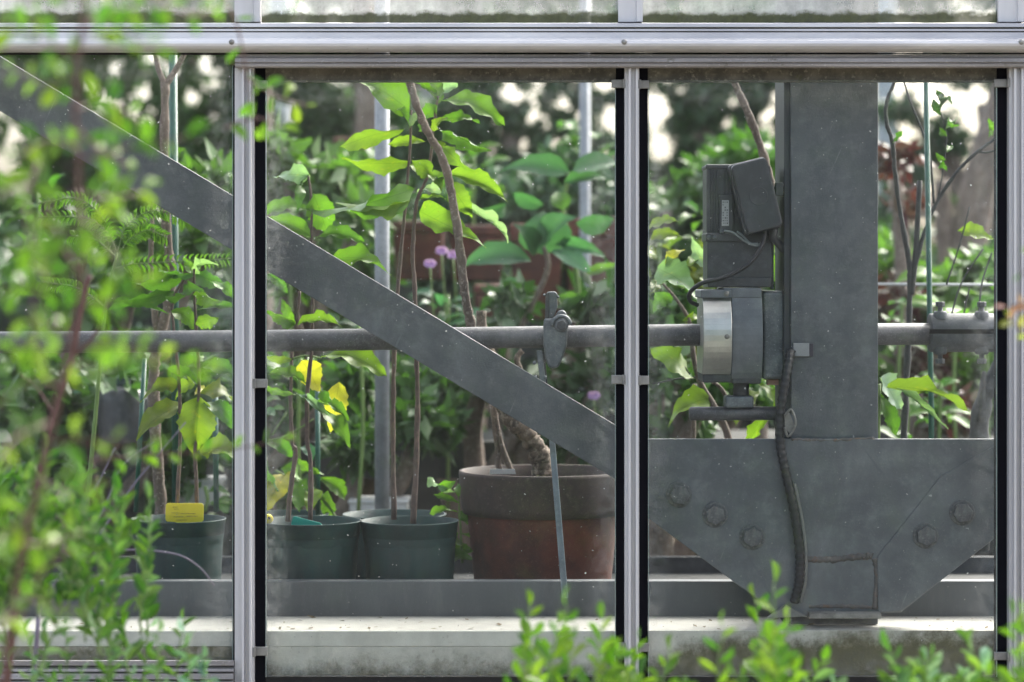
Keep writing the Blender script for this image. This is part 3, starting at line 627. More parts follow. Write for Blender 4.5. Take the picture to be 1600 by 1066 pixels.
mb = MB(); mb.tube([rot2(26, -6, .11), P(1222, 292, .115), P(1240, 289, .12)], .003, 8); mb.tube([rot2(27, 3, .11), P(1224, 303, .115), P(1240, 297, .12)], .003, 8); mb.box(P(1212, 306, .10), P(1222, 286, .118)); mb.obj('bracket', motor_m, tb, bevel=.0008)
mb = MB(); mb.tube([rot2(14, 50, .11), P(1208, 372, .115), P(1232, 398, .12)], [.009, .007, .006], 10); mb.obj('support_arm', motor_m, tb)
mb = MB(); mb.tube(smooth_path([P(1196, 356, .10), P(1190, 385, .095), P(1168, 414, .09), P(1130, 434, .09), P(1098, 442, .092), P(1079, 456, .10), P(1078, 470, .11), P(1090, 477, .12)]), .0036, 10)
tag(mb.obj('control_cable', cable_m), 'thin grey cable looping from the switch box to the gearbox cover', 'cable')
mb = MB(); mb.tube(smooth_path([P(1132, 361, .112), P(1146, 364, .104), P(1162, 376, .10), P(1180, 384, .10), P(1190, 380, .104)]), .0021, 8); mb.tube(smooth_path([P(1152, 362, .112), P(1162, 370, .104), P(1172, 380, .10), P(1184, 381, .10)]), .0018, 8)
tag(mb.obj('motor_lead', plain('grey_lead', (.16, .18, .18), .5)), 'pair of short pale leads between the motor and the switch box', 'cable')
# heavy conduit down the gusset
pth = smooth_path([P(1236, 548, .088), P(1228, 590, .074), P(1220, 640, .072), P(1219, 690, .072), P(1228, 740, .072), P(1241, 800, .072), P(1249, 860, .072), P(1249, 905, .072), P(1241, 942, .074)], 14)
cd = thing('armoured_conduit', P(1241, 945, .074), 'thick black ribbed conduit curving down the gusset plate beside the column', 'conduit')
MB().tube(pth, [(.0080, .0062, .0075)[i % 3] for i in range(len(pth))], 12).obj('sheath', cable_m, cd)
MB().tube([p + Vector((.010, .004, 0)) for p in pth[60:]], .003, 8).obj('inner_lead', plain('pale_lead', (.2, .2, .19), .6), cd)
mb = MB(); mb.tube(smooth_path([P(1226, 650, .062), P(1236, 640, .06), P(1243, 662, .06), P(1232, 682, .062), P(1226, 668, .062)]), .002, 8); mb.prism([P(1226, 650, .064), P(1234, 645, .064), P(1241, 664, .064), P(1234, 678, .064), P(1227, 668, .064)][::-1], (0, .003, 0)); mb.obj('cable_tie', clipm, cd)

# ------------------------------------------------------------------ pots
def green_pot(cx, cy_rim, hw, Y, label, fluted=True):
    c = P(cx, cy_rim, Y); r = S(hw, Y); t = thing('nursery_pot', (c.x, Y, ztray), label, 'plant pot', 'green nursery pots on the bench')
    h = c.z - ztray
    o = Vector((c.x, Y, ztray))
    m = MB(); m.lathe(o, [(r*.94, h-.026), (r*.955, h-.0255), (r*.985, h-.003), (r*1.0, h-.0015), (r*1.0, h), (r*.975, h), (r*.95, h-.03), (r*.92, h-.04)], 56); m.obj('rim', pot_m, t, loc=o)
    m = MB(); n = 56; V = []; F = []
    prof = [(.84, 0.0), (.86, .004), (.89, (h-.026)*.5), (.93, h-.0262)]
    for rr, hh in prof:
        for k in range(n):
            a = 2*PI*k/n; f = 1 + (.012 if (k//2) % 4 == 0 else -.006)
            V.append(o + Vector((r*rr*f*math.cos(a), r*rr*f*math.sin(a), hh)))
    for i in range(len(prof)-1):
        for k in range(n): F.append((i*n+k, i*n+(k+1) % n, (i+1)*n+(k+1) % n, (i+1)*n+k))
    m.add(V, F, True); m.obj('pot_body', pot_m, t, loc=o)
    m = MB(); V = [o + Vector((0, 0, h-.022))]; n = 40
    for rr in (.4, .94):
        for k in range(n): V.append(o + Vector((r*rr*math.cos(2*PI*k/n), r*rr*math.sin(2*PI*k/n), h-.024+U(-.004, .006))))
    F = [(0, 1+k, 1+(k+1) % n) for k in range(n)] + [(1+k, 1+n+k, 1+n+(k+1) % n, 1+(k+1) % n) for k in range(n)]
    m.add(V, F); m.obj('potting_soil', soil, t, loc=o)
    return t
green_pot(279, 810, 74, .36, 'dark green plastic pot holding the yellow plant tag, left bay')
green_pot(484, 813, 81, .33, 'dark green plastic pot just right of the white mullion, with a slanting teal tag')
green_pot(640, 813, 77, .33, 'dark green plastic pot between another green pot and the big clay pot')
green_pot(452, 802, 62, .60, 'dark green pot hidden behind the pot with the slanting teal tag')
green_pot(616, 803, 81, .56, 'dark green pot standing behind, its far rim showing below the grey pole')

tp_ = thing('clay_pot', (P(848, 735, .45).x, .45, ztray), 'large brown clay pot with thick dark collar at the right end of the row', 'plant pot')
o = Vector((P(848, 735, .45).x, .45, ztray)); h = P(0, 735, .45).z - ztray; r = S(131, .45)
MB().lathe(o, [(r*.93, h-.074), (r*.955, h-.073), (r*.975, h-.06), (r*1.0, h-.006), (r*.995, h), (r*.95, h), (r*.93, h-.03)], 64).obj('collar', terra2_m, tp_, loc=o)
MB().lathe(o, [(r*.79, 0), (r*.80, .003), (r*.90, h-.0735)], 64).obj('pot_body', terra_m, tp_, loc=o)
MB().lathe(o, [(r*.935, h-.025), (r*.5, h-.02), (.001, h-.02)], 40).obj('potting_soil', soil, tp_, loc=o)

# tags
def tagplate(pts, Y, th, mat, label, cat='plant tag', lean=0, name='plant_tag'):
    q = [P(x, y, Y + (max(p[1] for p in pts) - y)*lean) for x, y in pts]
    m = MB().prism(q, (0, th, 0)); o = m.obj(name, mat, None, loc=sum(q, Vector())/len(q), bevel=.0004)
    return tag(o, label, cat)
yt = tagplate(ccw([(262, 786.5), (315, 786.5), (318, 789), (318, 813), (315, 816), (302, 817), (296, 820), (296, 832), (281, 832), (281, 820), (274, 816), (261, 815), (258.5, 812), (259, 789)]), .315, .0015, yellow_tag, 'bright yellow plastic plant tag with faded writing in the left pot')
m = MB()
for i, (x0, x1, y0) in enumerate(((270, 278, 792), (272, 279, 795), (268, 280, 801), (282, 306, 802), (271, 287, 807), (290, 309, 806), (276, 292, 812), (281, 295, 820))):
    x = x0
    while x < x1:
        w = U(1, 2.6); m.box(P(x, y0+U(1, 1.6), .3142), P(min(x+w, x1), y0, .3149)); x += w+.7
m.obj('faded_writing', ink, yt, loc=WL[yt.name])
tagplate(ccw([(455, 818), (458, 808), (461, 807), (500, 817), (510, 826), (456, 828)]), .262, .0015, teal_tag, 'slanting teal plastic tag in the pot beside the mullion')
tagplate(ccw([(597, 808.5), (644, 808.5), (646, 818), (596, 818)]), .45, .0015, teal_tag, 'flat teal plastic tag showing at the back of the middle pot')
tagplate(ccw([(766, 733), (804, 733), (806, 741), (765, 741)]), .40, .0015, white_tag, 'small white plastic tag lying inside the clay pot rim')
o = P(419, 811, .30); m = MB().lathe(o, [(.0002, -.004), (.007, -.004), (.0085, 0), (.007, .004), (.0002, .005)], 16, ax=(.2, -1, 0)); yf = tag(m.obj('plant_tag', yellow_tag, None, loc=o), 'small round yellow plant marker at the mullion edge', 'plant tag')
MB().lathe(o + Vector((.002, -.0055, .002)), [(.0025, 0), (.0002, .001)], 10, ax=(0, -1, 0)).obj('hole', soil, yf)

# ------------------------------------------------------------------ sharp potted saplings
YS = .33
pl = thing('potted_sapling', P(281, 815, YS+.03), 'pair of slim stems with drooping ribbed leaves, one large yellowing, in the left green pot', 'sapling')
Y = .34
stem(pl, [(276, 815), (278, 760), (281, 700), (280, 600), (272, 520), (270, 470), (290, 432)], Y, .0038, .0022, stem_b)
stem(pl, [(308, 815), (307, 760), (305, 700), (311, 610), (307, 520), (304, 470), (303, 420)], Y, .0038, .0022, stem_b)
photo_leaves(pl, Y, [(293, 430, 206, 444, 20, G_MD), (272, 457, 179, 472, 20, G_MD), (269, 474, 232, 458, 8, G_PL), (265, 492, 170, 483, 14, G_MD), (270, 475, 316, 452, 18, G_MD), (268, 486, 302, 514, 24, G_BR),
    (303, 430, 288, 405, 14, G_BR), (303, 430, 370, 450, 20, G_MD), (303, 430, 339, 411, 8, G_PL), (305, 465, 347, 472, 22, G_BR), (304, 486, 372, 478, 9, G_MD), (306, 508, 342, 497, 20, G_YG),
    (330, 440, 370, 470, 16, G_BR), (302, 432, 250, 420, 9, G_MD),
    (281, 600, 219, 628, 15, G_OL), (284, 630, 212, 690, 27, G_OL), (306, 600, 275, 625, 24, G_YG), (303, 619, 332, 617, 13, G_YE), (315, 612, 368, 628, 20, G_OL), (318, 628, 370, 672, 24, G_MD),
    (315, 576, 372, 590, 20, G_MD), (306, 575, 318, 555, 12, G_BR), (312, 705, 372, 720, 26, G_YG), (309, 600, 262, 575, 16, G_BR)])
photo_leaves(pl, Y-.02, [(312, 622, 303, 710, 50, G_YG)], OV[:2])

pl = thing('potted_sapling', P(468, 815, YS), 'two stemmed sapling with green leaves above the brace and yellow leaves below', 'sapling')
stem(pl, [(450, 815), (454, 763), (462, 706), (456, 690), (454, 619), (456, 552), (464, 505), (468, 455)], YS, .0042, .0025, stem_b, wob=.0006)
stem(pl, [(485, 815), (485, 724), (480, 687), (480, 619), (486, 550), (488, 468), (487, 380), (487, 320), (482, 275)], YS, .0042, .0022, stem_b, wob=.0006)
photo_leaves(pl, YS, [(488, 300, 513, 366, 42, G_BR), (487, 330, 408, 333, 19, G_BR), (490, 333, 648, 297, 22, G_BR), (487, 371, 412, 343, 26, G_BR), (492, 374, 570, 378, 17, G_BR),
    (520, 403, 611, 429, 20, G_BR), (484, 275, 470, 292, 20, G_MD), (462, 507, 412, 480, 14, G_BR), (462, 507, 440, 468, 15, G_BR), (464, 506, 534, 511, 14, G_YG), (412, 428, 450, 459, 14, G_MD), (471, 290, 466, 330, 16, G_MD),
    (456, 562, 410, 556, 11, G_YG), (500, 561, 605, 588, 26, G_YG), (420, 584, 480, 604, 14, G_BR), (412, 603, 463, 617, 10, G_BR), (463, 616, 522, 664, 10, G_PL), (500, 640, 547, 697, 20, G_BR), (500, 612, 528, 638, 14, G_MD), (497, 632, 545, 655, 14, G_BR)])
photo_leaves(pl, YS+.01, [(484, 276, 428, 276, 24, G_PL)], OV[2:3])
photo_leaves(pl, YS+.03, [(470, 562, 500, 612, 36, G_YE), (530, 598, 516, 675, 34, G_YE)], OV[:3])
stem(pl, [(456, 561), (478, 556), (502, 560)], YS, .002, .0015, stem_g, 'petiole')

pl = thing('potted_sapling', P(630, 815, .36), 'tall pair of saplings with light green wavy leaves reaching the top of the middle pane', 'sapling')
stem(pl, [(616, 812), (614, 700), (615, 570), (620, 470), (628, 382), (635, 300), (640, 240), (642, 172)], .37, .0045, .002, stem_b, wob=.0006)
stem(pl, [(645, 818), (650, 740), (652, 640), (651, 560), (648, 450), (645, 398), (649, 330), (653, 308), (669, 270), (677, 202), (684, 150)], .34, .0048, .002, stem_b, wob=.0006)
photo_leaves(pl, .37, [(640, 173, 515, 126, 28, G_BR), (632, 202, 531, 228, 27, G_YG), (665, 222, 606, 226, 15, G_YG), (640, 255, 535, 249, 20, G_YG), (641, 197, 620, 172, 14, G_MD), (641, 197, 656, 176, 10, G_PL), (640, 258, 672, 276, 22, G_YG)])
photo_leaves(pl, .34, [(685, 160, 789, 197, 27, G_BR), (688, 186, 751, 193, 12, G_BR), (687, 204, 768, 236, 17, G_BR), (691, 231, 741, 271, 19, G_YG), (672, 273, 643, 250, 26, G_YG), (700, 270, 793, 316, 23, G_YG),
    (703, 285, 737, 340, 31, G_YG), (718, 321, 794, 380, 10, G_PL), (655, 329, 759, 387, 33, G_YG), (683, 159, 645, 128, 12, G_BR), (684, 158, 672, 118, 25, G_BR), (684, 160, 716, 130, 13, G_PL), (690, 298, 651, 303, 10, G_PL),
    (655, 313, 697, 312, 7, G_YG), (677, 205, 700, 185, 12, G_YG), (675, 230, 697, 226, 14, G_YG), (669, 272, 690, 300, 18, G_YG), (640, 311, 525, 318, 10, G_YG), (683, 165, 655, 205, 16, G_BR), (695, 300, 680, 280, 14, G_MD)])

pl = thing('seedling', P(718, 806, .42), 'small bright seedling squeezed between the right green pot and the clay pot', 'seedling')
stem(pl, [(722, 880), (720, 830), (718, 800), (715, 757)], .42, .0025, .0012, stem_g)
photo_leaves(pl, .42, [(711, 754, 668, 747, 8, G_BR), (715, 769, 682, 756, 8, G_PL), (718, 787, 677, 773, 8, G_BR), (715, 800, 671, 802, 8, G_BR), (717, 800, 736, 810, 10, G_BR), (716, 802, 731, 820, 9, G_BR), (715, 757, 716, 776, 9, G_BR),
    (712, 860, 716, 832, 10, G_BR), (706, 857, 740, 862, 15, G_BR), (720, 834, 745, 857, 11, G_BR), (704, 872, 737, 874, 18, G_BR), (706, 866, 722, 850, 10, G_YG)], LA)

pl = thing('bench_shrub', P(497, 830, .62), 'loose yellow green plant tied to a stake behind the first pots of the middle pane', 'plant')
MB().tube([P(497, 850, .62), P(496, 600, .62)], .0045, 10).obj('stake', stake_m, pl)
stem(pl, [(530, 815), (500, 775), (470, 755), (430, 735)], .62, .0022, .0016, stem_g); stem(pl, [(520, 800), (495, 765), (450, 765), (415, 775)], .62, .002, .0014, stem_g)
stem(pl, [(415, 690), (450, 680), (490, 655)], .62, .002, .0014, stem_g); stem(pl, [(425, 680), (448, 645)], .62, .002, .0014, stem_g)
photo_leaves(pl, .62, [(412, 693, 458, 714, 18, G_MD), (466, 716, 506, 742, 13, G_BR), (412, 720, 437, 768, 40, G_MD), (447, 738, 414, 797, 34, G_YE), (440, 732, 472, 756, 22, G_BR), (465, 752, 468, 802, 30, G_BR),
    (500, 747, 538, 782, 20, G_BR), (513, 770, 515, 813, 22, G_BR), (495, 765, 480, 800, 20, G_YG), (470, 700, 490, 720, 14, G_BL), (430, 650, 412, 640, 10, G_BL)])

# ------------------------------------------------------------------ clay pot tree
tr = thing('potted_tree', P(850, 745, .45), 'old cracked trunk in the clay pot with one thin bare stem curving upward', 'tree')
stem(tr, [(852, 752), (848, 728), (838, 700), (818, 672), (796, 655), (778, 610), (764, 560), (758, 520)], .45, .019, .011, roughbark, 'trunk', 12, 8, .0022)
stem(tr, [(757, 545), (753, 510), (752, 486)], .45, .011, .009, roughbark, 'stub', 10, 4, .001)
stem(tr, [(762, 560), (745, 535, -.06), (735, 505, -.11), (725, 450, -.14), (718, 380, -.15), (705, 300, -.16), (690, 245, -.165), (665, 200, -.17), (648, 155, -.17), (632, 100, -.17)], .45, .008, .0062, bark, 'branch', 10, 8, .001)
stem(tr, [(780, 735), (776, 690), (768, 630)], .50, .005, .004, bark, 'shoot', 8, 4, .001); stem(tr, [(800, 740), (785, 700), (774, 640), (771, 560)], .50, .0055, .004, bark, 'shoot', 8, 4, .001)
stem(tr, [(815, 590), (808, 560), (816, 548)], .44, .006, .005, roughbark, 'stub', 8, 4, .001)

# ------------------------------------------------------------------ left bay trunks, stakes
tr = thing('slender_tree', P(250, 860, .5), 'slim forked pale trunk standing behind the left pot with a green stake', 'tree')
stem(tr, [(252, 870), (250, 780), (243, 690), (240, 600), (245, 540), (262, 480), (268, 430), (262, 380), (256, 250), (258, 130)], .5, .011, .0075, bark, 'trunk', 10, 8, .001)
stem(tr, [(258, 135), (247, 105), (240, 70)], .5, .006, .004, bark, 'branch', 8, 5); stem(tr, [(258, 135), (275, 108), (296, 70)], .5, .006, .004, bark, 'branch', 8, 5)
stem(tr, [(246, 520), (236, 430), (238, 340)], .5, .006, .004, bark, 'branch', 8, 5, .001)
t = thing('plant_stake', P(272, 860, .55), 'thick dark green garden stake beside the forked pale trunk', 'stake')
MB().tube([P(276, 870, .55), P(270, 60, .55)], .0075, 12).obj('rod', stake_m, t)
t = thing('plant_stake', P(225, 860, .46), 'short dark green stake leaning left behind the left pot', 'stake')
MB().tube([P(212, 800, .46), P(226, 560, .46)], .0042, 10).obj('rod', stake_m, t)
t = thing('plant_stake', P(338, 860, .52), 'dark green stake half hidden behind the leaf cluster of the left pot', 'stake')
MB().tube([P(338, 800, .52), P(336, 600, .52)], .005, 10).obj('rod', stake_m, t)

# feathery pinnate leaved plant in the left bay
fe = thing('feathery_plant', P(140, 850, .4), 'fine feathery leaved sapling inside the left bay under the slanting bar', 'plant')
stem(fe, [(130, 850), (150, 640), (165, 480), (183, 395)], .4, .0045, .002, stem_g)
def frond(par, pts, Y, n, L0, col):
    n = 22
    path = smooth_path([P(a, b, Y) for a, b in pts], 8); MB().tube(path, .001, 5).obj('rachis', stem_g, par)
    for i in range(n):
        t = .15 + .85*i/n; k = t*(len(path)-1); j = int(k); p = path[j].lerp(path[min(j+1, len(path)-1)], k-j); d = (path[min(j+1, len(path)-1)] - path[j]).normalized()
        for s_ in (-1, 1):
            side = Vector((-d.z, 0, d.x))*s_; L = L0*(1-.5*abs(t-.5))
            put_leaf(par, p, p + (side*.9 + d*.5).normalized()*L + Vector((0, U(-.004, .004), -.003)), L*.36, Vector((U(-.4,.4), -.6, .9)), jit(col, .12), SL)
for pts in ([(183, 395), (160, 340), (120, 310), (60, 318)], [(183, 395), (200, 350), (245, 328), (290, 345)], [(180, 400), (150, 375), (110, 368)], [(188, 392), (205, 372), (232, 360), (262, 372)], [(183, 395), (165, 360), (130, 340), (60, 340)],
            [(165, 480), (120, 450), (60, 440)], [(178, 420), (215, 412), (300, 408), (360, 404)]):
    frond(fe, pts, .4, 13, S(17, .4), G_BR)

pole_m = wear('pale_galvanised', (0.24, 0.26, 0.29), (0.17, 0.185, 0.21), (0.34, 0.36, 0.39), rough=0.5, metal=0.2, s1=22, s2=420, speck=0.6, bump=0.3)
# ------------------------------------------------------------------ grey poles
t = thing('support_pole', P(597, 860, .95), 'round grey galvanised pole standing behind the pots in the middle pane', 'pole')
MB().tube([P(597, 1100, .95), P(597, -150, .95)], S(11.5, .95), 24).obj('tube', pole_m, t, loc=P(597, 500, .95))
t = thing('support_pole', P(914, 860, 2.1), 'thin grey pole far back at the right edge of the middle pane', 'pole')
MB().tube([P(914, 1100, 2.1), P(914, -150, 2.1)], S(8.5, 2.1), 20).obj('tube', pole_m, t, loc=P(914, 500, 2.1))

# ------------------------------------------------------------------ right bay plants
pl = thing('leafy_branch_plant', P(1110, 860, .45), 'plant with pale and yellow leaves on dark twigs left of the gearbox', 'plant')
stem(pl, [(1140, 860), (1140, 700), (1118, 640), (1095, 600), (1084, 560), (1080, 515), (1072, 491), (1052, 462), (1027, 434)], .45, .0075, .002, bark, 'stem')
stem(pl, [(1090, 590), (1060, 592), (1020, 600)], .45, .002, .0012, stem_d, 'twig'); stem(pl, [(1078, 585), (1050, 545)], .45, .0015, .001, stem_d, 'twig'); stem(pl, [(1082, 860), (1083, 700), (1085, 600)], .48, .005, .004, bark, 'stem')
stem(pl, [(1135, 620), (1125, 605), (1112, 596)], .43, .004, .003, bark, 'twig')
photo_leaves(pl, .45, [(1028, 418, 1090, 468, 33, (.13, .25, .14)), (1040, 416, 1070, 390, 13, G_YE), (1068, 424, 1106, 406, 12, G_YG), (1104, 418, 1080, 369, 17, G_PL), (1012, 357, 1062, 348, 18, G_OL), (1016, 372, 1066, 370, 18, G_OL),
    (1079, 587, 1018, 545, 40, G_YG), (1110, 622, 1044, 668, 22, G_YG), (1068, 500, 1097, 500, 11, G_YG), (1028, 434, 1015, 460, 14, G_OL), (1052, 462, 1020, 490, 18, G_MD), (1190, 595, 1228, 612, 18, G_YG), (1186, 600, 1226, 650, 20, G_YG), (1196, 380, 1226, 420, 20, G_YG),
    (1205, 400, 1228, 445, 26, G_BR), (1170, 690, 1222, 640, 14, G_YG), (1150, 660, 1186, 612, 24, G_OL), (1096, 450, 1110, 430, 16, G_OL)])
tr = thing('leaning_stem', P(1215, 860, .5), 'smooth pale stem leaning past the switch box up to the pane top', 'tree')
stem(tr, [(1226, 860), (1224, 600), (1222, 400), (1212, 320), (1195, 250), (1172, 185), (1148, 130), (1130, 80)], .5, .0095, .0055, bark, 'trunk', 10, 8, .0006)

dk = thing('bare_shrub', P(1415, 860, .5), 'dark thin branching shrub beside the green stake right of the column', 'shrub')
stem(dk, [(1402, 860), (1412, 690), (1418, 560), (1422, 450), (1420, 405), (1409, 346), (1399, 275), (1394, 222), (1385, 191), (1386, 157), (1402, 120)], .5, .006, .0028, stem_d, 'branch', 8, 8, .0006)
stem(dk, [(1405, 105), (1423, 160), (1439, 200), (1453, 244), (1459, 318)], .5, .0016, .0022, stem_d, 'twig', 6)
stem(dk, [(1424, 460), (1431, 392), (1437, 282)], .5, .0055, .0046, stem_d, 'stub', 8)
stem(dk, [(1422, 452), (1430, 414), (1454, 337), (1482, 287), (1513, 250), (1552, 219), (1575, 205)], .5, .0042, .0024, stem_d, 'branch', 8, 8, .0005)
stem(dk, [(1530, 238), (1542, 238), (1558, 235)], .5, .0024, .0018, stem_d, 'twig', 6)
stem(dk, [(1464, 318), (1473, 269), (1479, 213), (1470, 175)], .5, .0013, .001, stem_d, 'twig', 6); stem(dk, [(1515, 323), (1501, 377), (1479, 445)], .5, .0012, .0016, stem_d, 'twig', 6); stem(dk, [(1536, 389), (1501, 445), (1480, 520)], .5, .0014, .0018, stem_d, 'twig', 6)
stem(dk, [(1550, 395), (1535, 440), (1528, 500)], .5, .0014, .0018, stem_d, 'twig', 6); stem(dk, [(1515, 450), (1508, 480), (1503, 520)], .5, .0013, .0018, stem_d, 'twig', 6)
photo_leaves(dk, .5, [(1495, 362, 1552, 374, 20, G_YG), (1470, 180, 1458, 155, 8, G_DK), (1470, 175, 1484, 150, 8, G_DK), (1472, 165, 1462, 140, 8, G_DK), (1478, 200, 1492, 190, 8, G_MD), (1479, 213, 1468, 200, 8, G_MD), (1476, 240, 1488, 228, 8, G_MD), (1475, 250, 1462, 240, 8, G_MD), (1480, 190, 1500, 196, 7, G_MD), (1474, 262, 1468, 250, 8, G_MD), (1545, 215, 1556, 190, 7, G_BR), (1550, 214, 1545, 185, 7, G_BR), (1396, 225, 1412, 205, 8, G_MD),
    (1470, 158, 1488, 162, 5, G_DK), (1466, 158, 1474, 146, 7, G_DK)], LA)
t = thing('plant_stake', P(1452, 860, .46), 'upright dark green stake right of the column crossing the coupling', 'stake')
MB().tube([P(1456, 860, .46), P(1455, 640, .46), P(1446, 60, .46)], S(4.3, .46), 12).obj('rod', stake_m, t)
tk = thing('dead_stump', P(1540, 860, .5), 'thick dark leaning stump at the right edge of the right pane', 'stump')
stem(tk, [(1530, 860), (1530, 700), (1534, 640), (1552, 590), (1580, 540)], .5, .017, .012, stem_d, 'trunk', 12, 6, .001); stem(tk, [(1532, 660), (1536, 600), (1538, 580)], .49, .009, .003, stem_d, 'stub', 8, 4)
al = thing('strap_leaf_plant', P(1375, 860, .4), 'arching strap leaves with one broad pale leaf emerging behind the column', 'plant')
stem(al, [(1376, 860), (1372, 700), (1374, 600)], .4, .005, .003, stem_g)
photo_leaves(al, .4, [(1372, 590, 1408, 640, 36, (.22, .33, .25))]); photo_leaves(al, .4, [(1388, 602, 1515, 642, 12, G_OL), (1400, 607, 1482, 671, 6, G_PL), (1374, 615, 1400, 680, 20, G_MD)], LA)
t = thing('support_wire', P(1460, 444, .9), 'pale horizontal wire behind the bare dark shrub', 'wire')
MB().tube([P(1300, 444, .9), P(1700, 446, .9)], .0028, 8).obj('rod', white_tag, t)

# ------------------------------------------------------------------ back of the greenhouse
def foliage(name, mat, parent, n, sampler, size, loc, up=.5, kind='stuff', elong=.45):
    """n folded leaf-sized faces through a volume, joined as one part"""
    pts = sampler(n); n = len(pts)
    d = rng.normal(size=(n, 3)); d[:, 2] -= .3; d /= np.linalg.norm(d, axis=1)[:, None]
    q = rng.normal(size=(n, 3))*.7; q[:, 2] += up; q -= d*np.sum(q*d, 1)[:, None]; q /= np.linalg.norm(q, axis=1)[:, None]
    s = np.cross(q, d); L = size*rng.uniform(.6, 1.3, n)[:, None]; W = L*elong
    v = np.stack([pts, pts + d*L*.45 + s*W*.5 + q*L*.08, pts + d*L, pts + d*L*.45 - s*W*.5 + q*L*.08], 1).reshape(-1, 3) - np.array(loc)
    me = bpy.data.meshes.new(name); me.vertices.add(4*n); me.vertices.foreach_set('co', v.astype(np.float32).ravel())
    idx = (np.arange(n)[:, None]*4 + np.array([0, 1, 2, 0, 2, 3])[None]).ravel()
    me.loops.add(6*n); me.loops.foreach_set('vertex_index', idx.astype(np.int32)); me.polygons.add(2*n)
    me.polygons.foreach_set('loop_start', np.arange(0, 6*n, 3, dtype=np.int32)); me.polygons.foreach_set('loop_total', np.full(2*n, 3, dtype=np.int32))
    me.update(calc_edges=True); me.validate(); me.materials.append(mat)
    o = bpy.data.objects.new(name, me); _place(o, parent, loc); o['kind'] = kind; return o
def clumps(cs, sig=.33):
    """sampler: leaves gathered in clumps; cs = [(center, radius)]"""
    C_ = np.array([list(c) for c, r in cs]); R_ = np.array([r for c, r in cs]); w = R_**2/np.sum(R_**2)
    def f(n):
        k = rng.choice(len(cs), n, p=w); v = rng.normal(size=(n, 3)); v /= np.linalg.norm(v, axis=1)[:, None]
        return C_[k] + v*(R_[k]*rng.uniform(0, 1, n)**(.45))[:, None]*np.array([1, 1, .8])
    return f
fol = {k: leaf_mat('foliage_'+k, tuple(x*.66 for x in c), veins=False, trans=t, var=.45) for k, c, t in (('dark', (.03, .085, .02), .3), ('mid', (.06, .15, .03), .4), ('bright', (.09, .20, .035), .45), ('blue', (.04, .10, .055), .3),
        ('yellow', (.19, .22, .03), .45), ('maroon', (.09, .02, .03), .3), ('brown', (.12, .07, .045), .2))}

# rear bench, plinth wall and tubs
rb = thing('rear_bench', (0, 1.55, -1.5), 'dim grey bench edge running behind the potted row', 'bench')
zb2 = P(0, 690, 1.55).z
MB().box((-2.4, 1.55, P(0, 748, 1.55).z), (2.4, 1.57, zb2)).obj('front_board', plain('dull_grey', (.03, .034, .036), .7), rb)
MB().box((-2.4, 1.5701, zb2-.04), (2.4, 2.3, zb2-.02)).obj('top', plain('dark_slats', (.03, .032, .03), .9), rb)
for x in (-1.6, -.5, .6, 1.7): MB().box((x, 1.6, -1.5), (x+.05, 1.65, zb2-.041)).obj('leg', plain('leg_grey', (.05, .05, .055), .8), rb)
pw = thing('plinth_wall', (0, 3.3, -1.5), 'wall low behind the greenhouse benches, deep shade painted into its colour', 'wall')
MB().box((-5, 3.3, -1.5), (5, 3.45, P(0, 600, 3.3).z)).obj('wall', wear('shade_dark_wall', (.022, .023, .022), (.012, .013, .012), (.05, .05, .045), rough=.9, s1=4), pw)  # dark colour stands for the deep shade behind the benches
tub_i = 0
for (x0, x1, y0, y1, Y, lab) in ((612, 694, 345, 438, 2.0, 'square brick red tub behind the tall sapling pair'), (700, 790, 352, 440, 2.1, 'brick red tub partly behind the thin bare stem'), (796, 880, 350, 500, 2.2, 'brown tub behind the pipe hanger'),
                                 (884, 965, 340, 500, 2.2, 'brown tub by the far pole at the pane edge'), (520, 575, 215, 262, 3.0, 'orange brown box high on the left behind the pale pole'), (740, 800, 445, 520, 1.9, 'dark red tub low behind the thin stem')):
    t = thing('clay_tub', P((x0+x1)/2, y1, Y), lab, 'tub', 'clay tubs at the back')
    a, b = P(x0, y0, Y), P(x1, y1, Y); w = b.x-a.x; hh = a.z-b.z
    cx_ = (a.x+b.x)/2
    m = MB(); q = []
    for z, k in ((b.z, .86), (a.z-hh*.2, .97)):
        for sx_, sy_ in ((-1, -1), (1, -1), (1, 1), (-1, 1)): q.append((cx_+sx_*w*.5*k, Y+.15+sy_*.15*k, z))
    m.add(q, [(3, 2, 1, 0), (4, 5, 6, 7)] + [(i, (i+1) % 4, 4+(i+1) % 4, 4+i) for i in range(4)])
    m.obj('tub_body', terra_m, t, bevel=.006)
    MB().box((cx_-w*.5, Y, a.z-hh*.2+.001), (cx_+w*.5, Y+.3, a.z)).obj('rim', terra_m, t, bevel=.006)
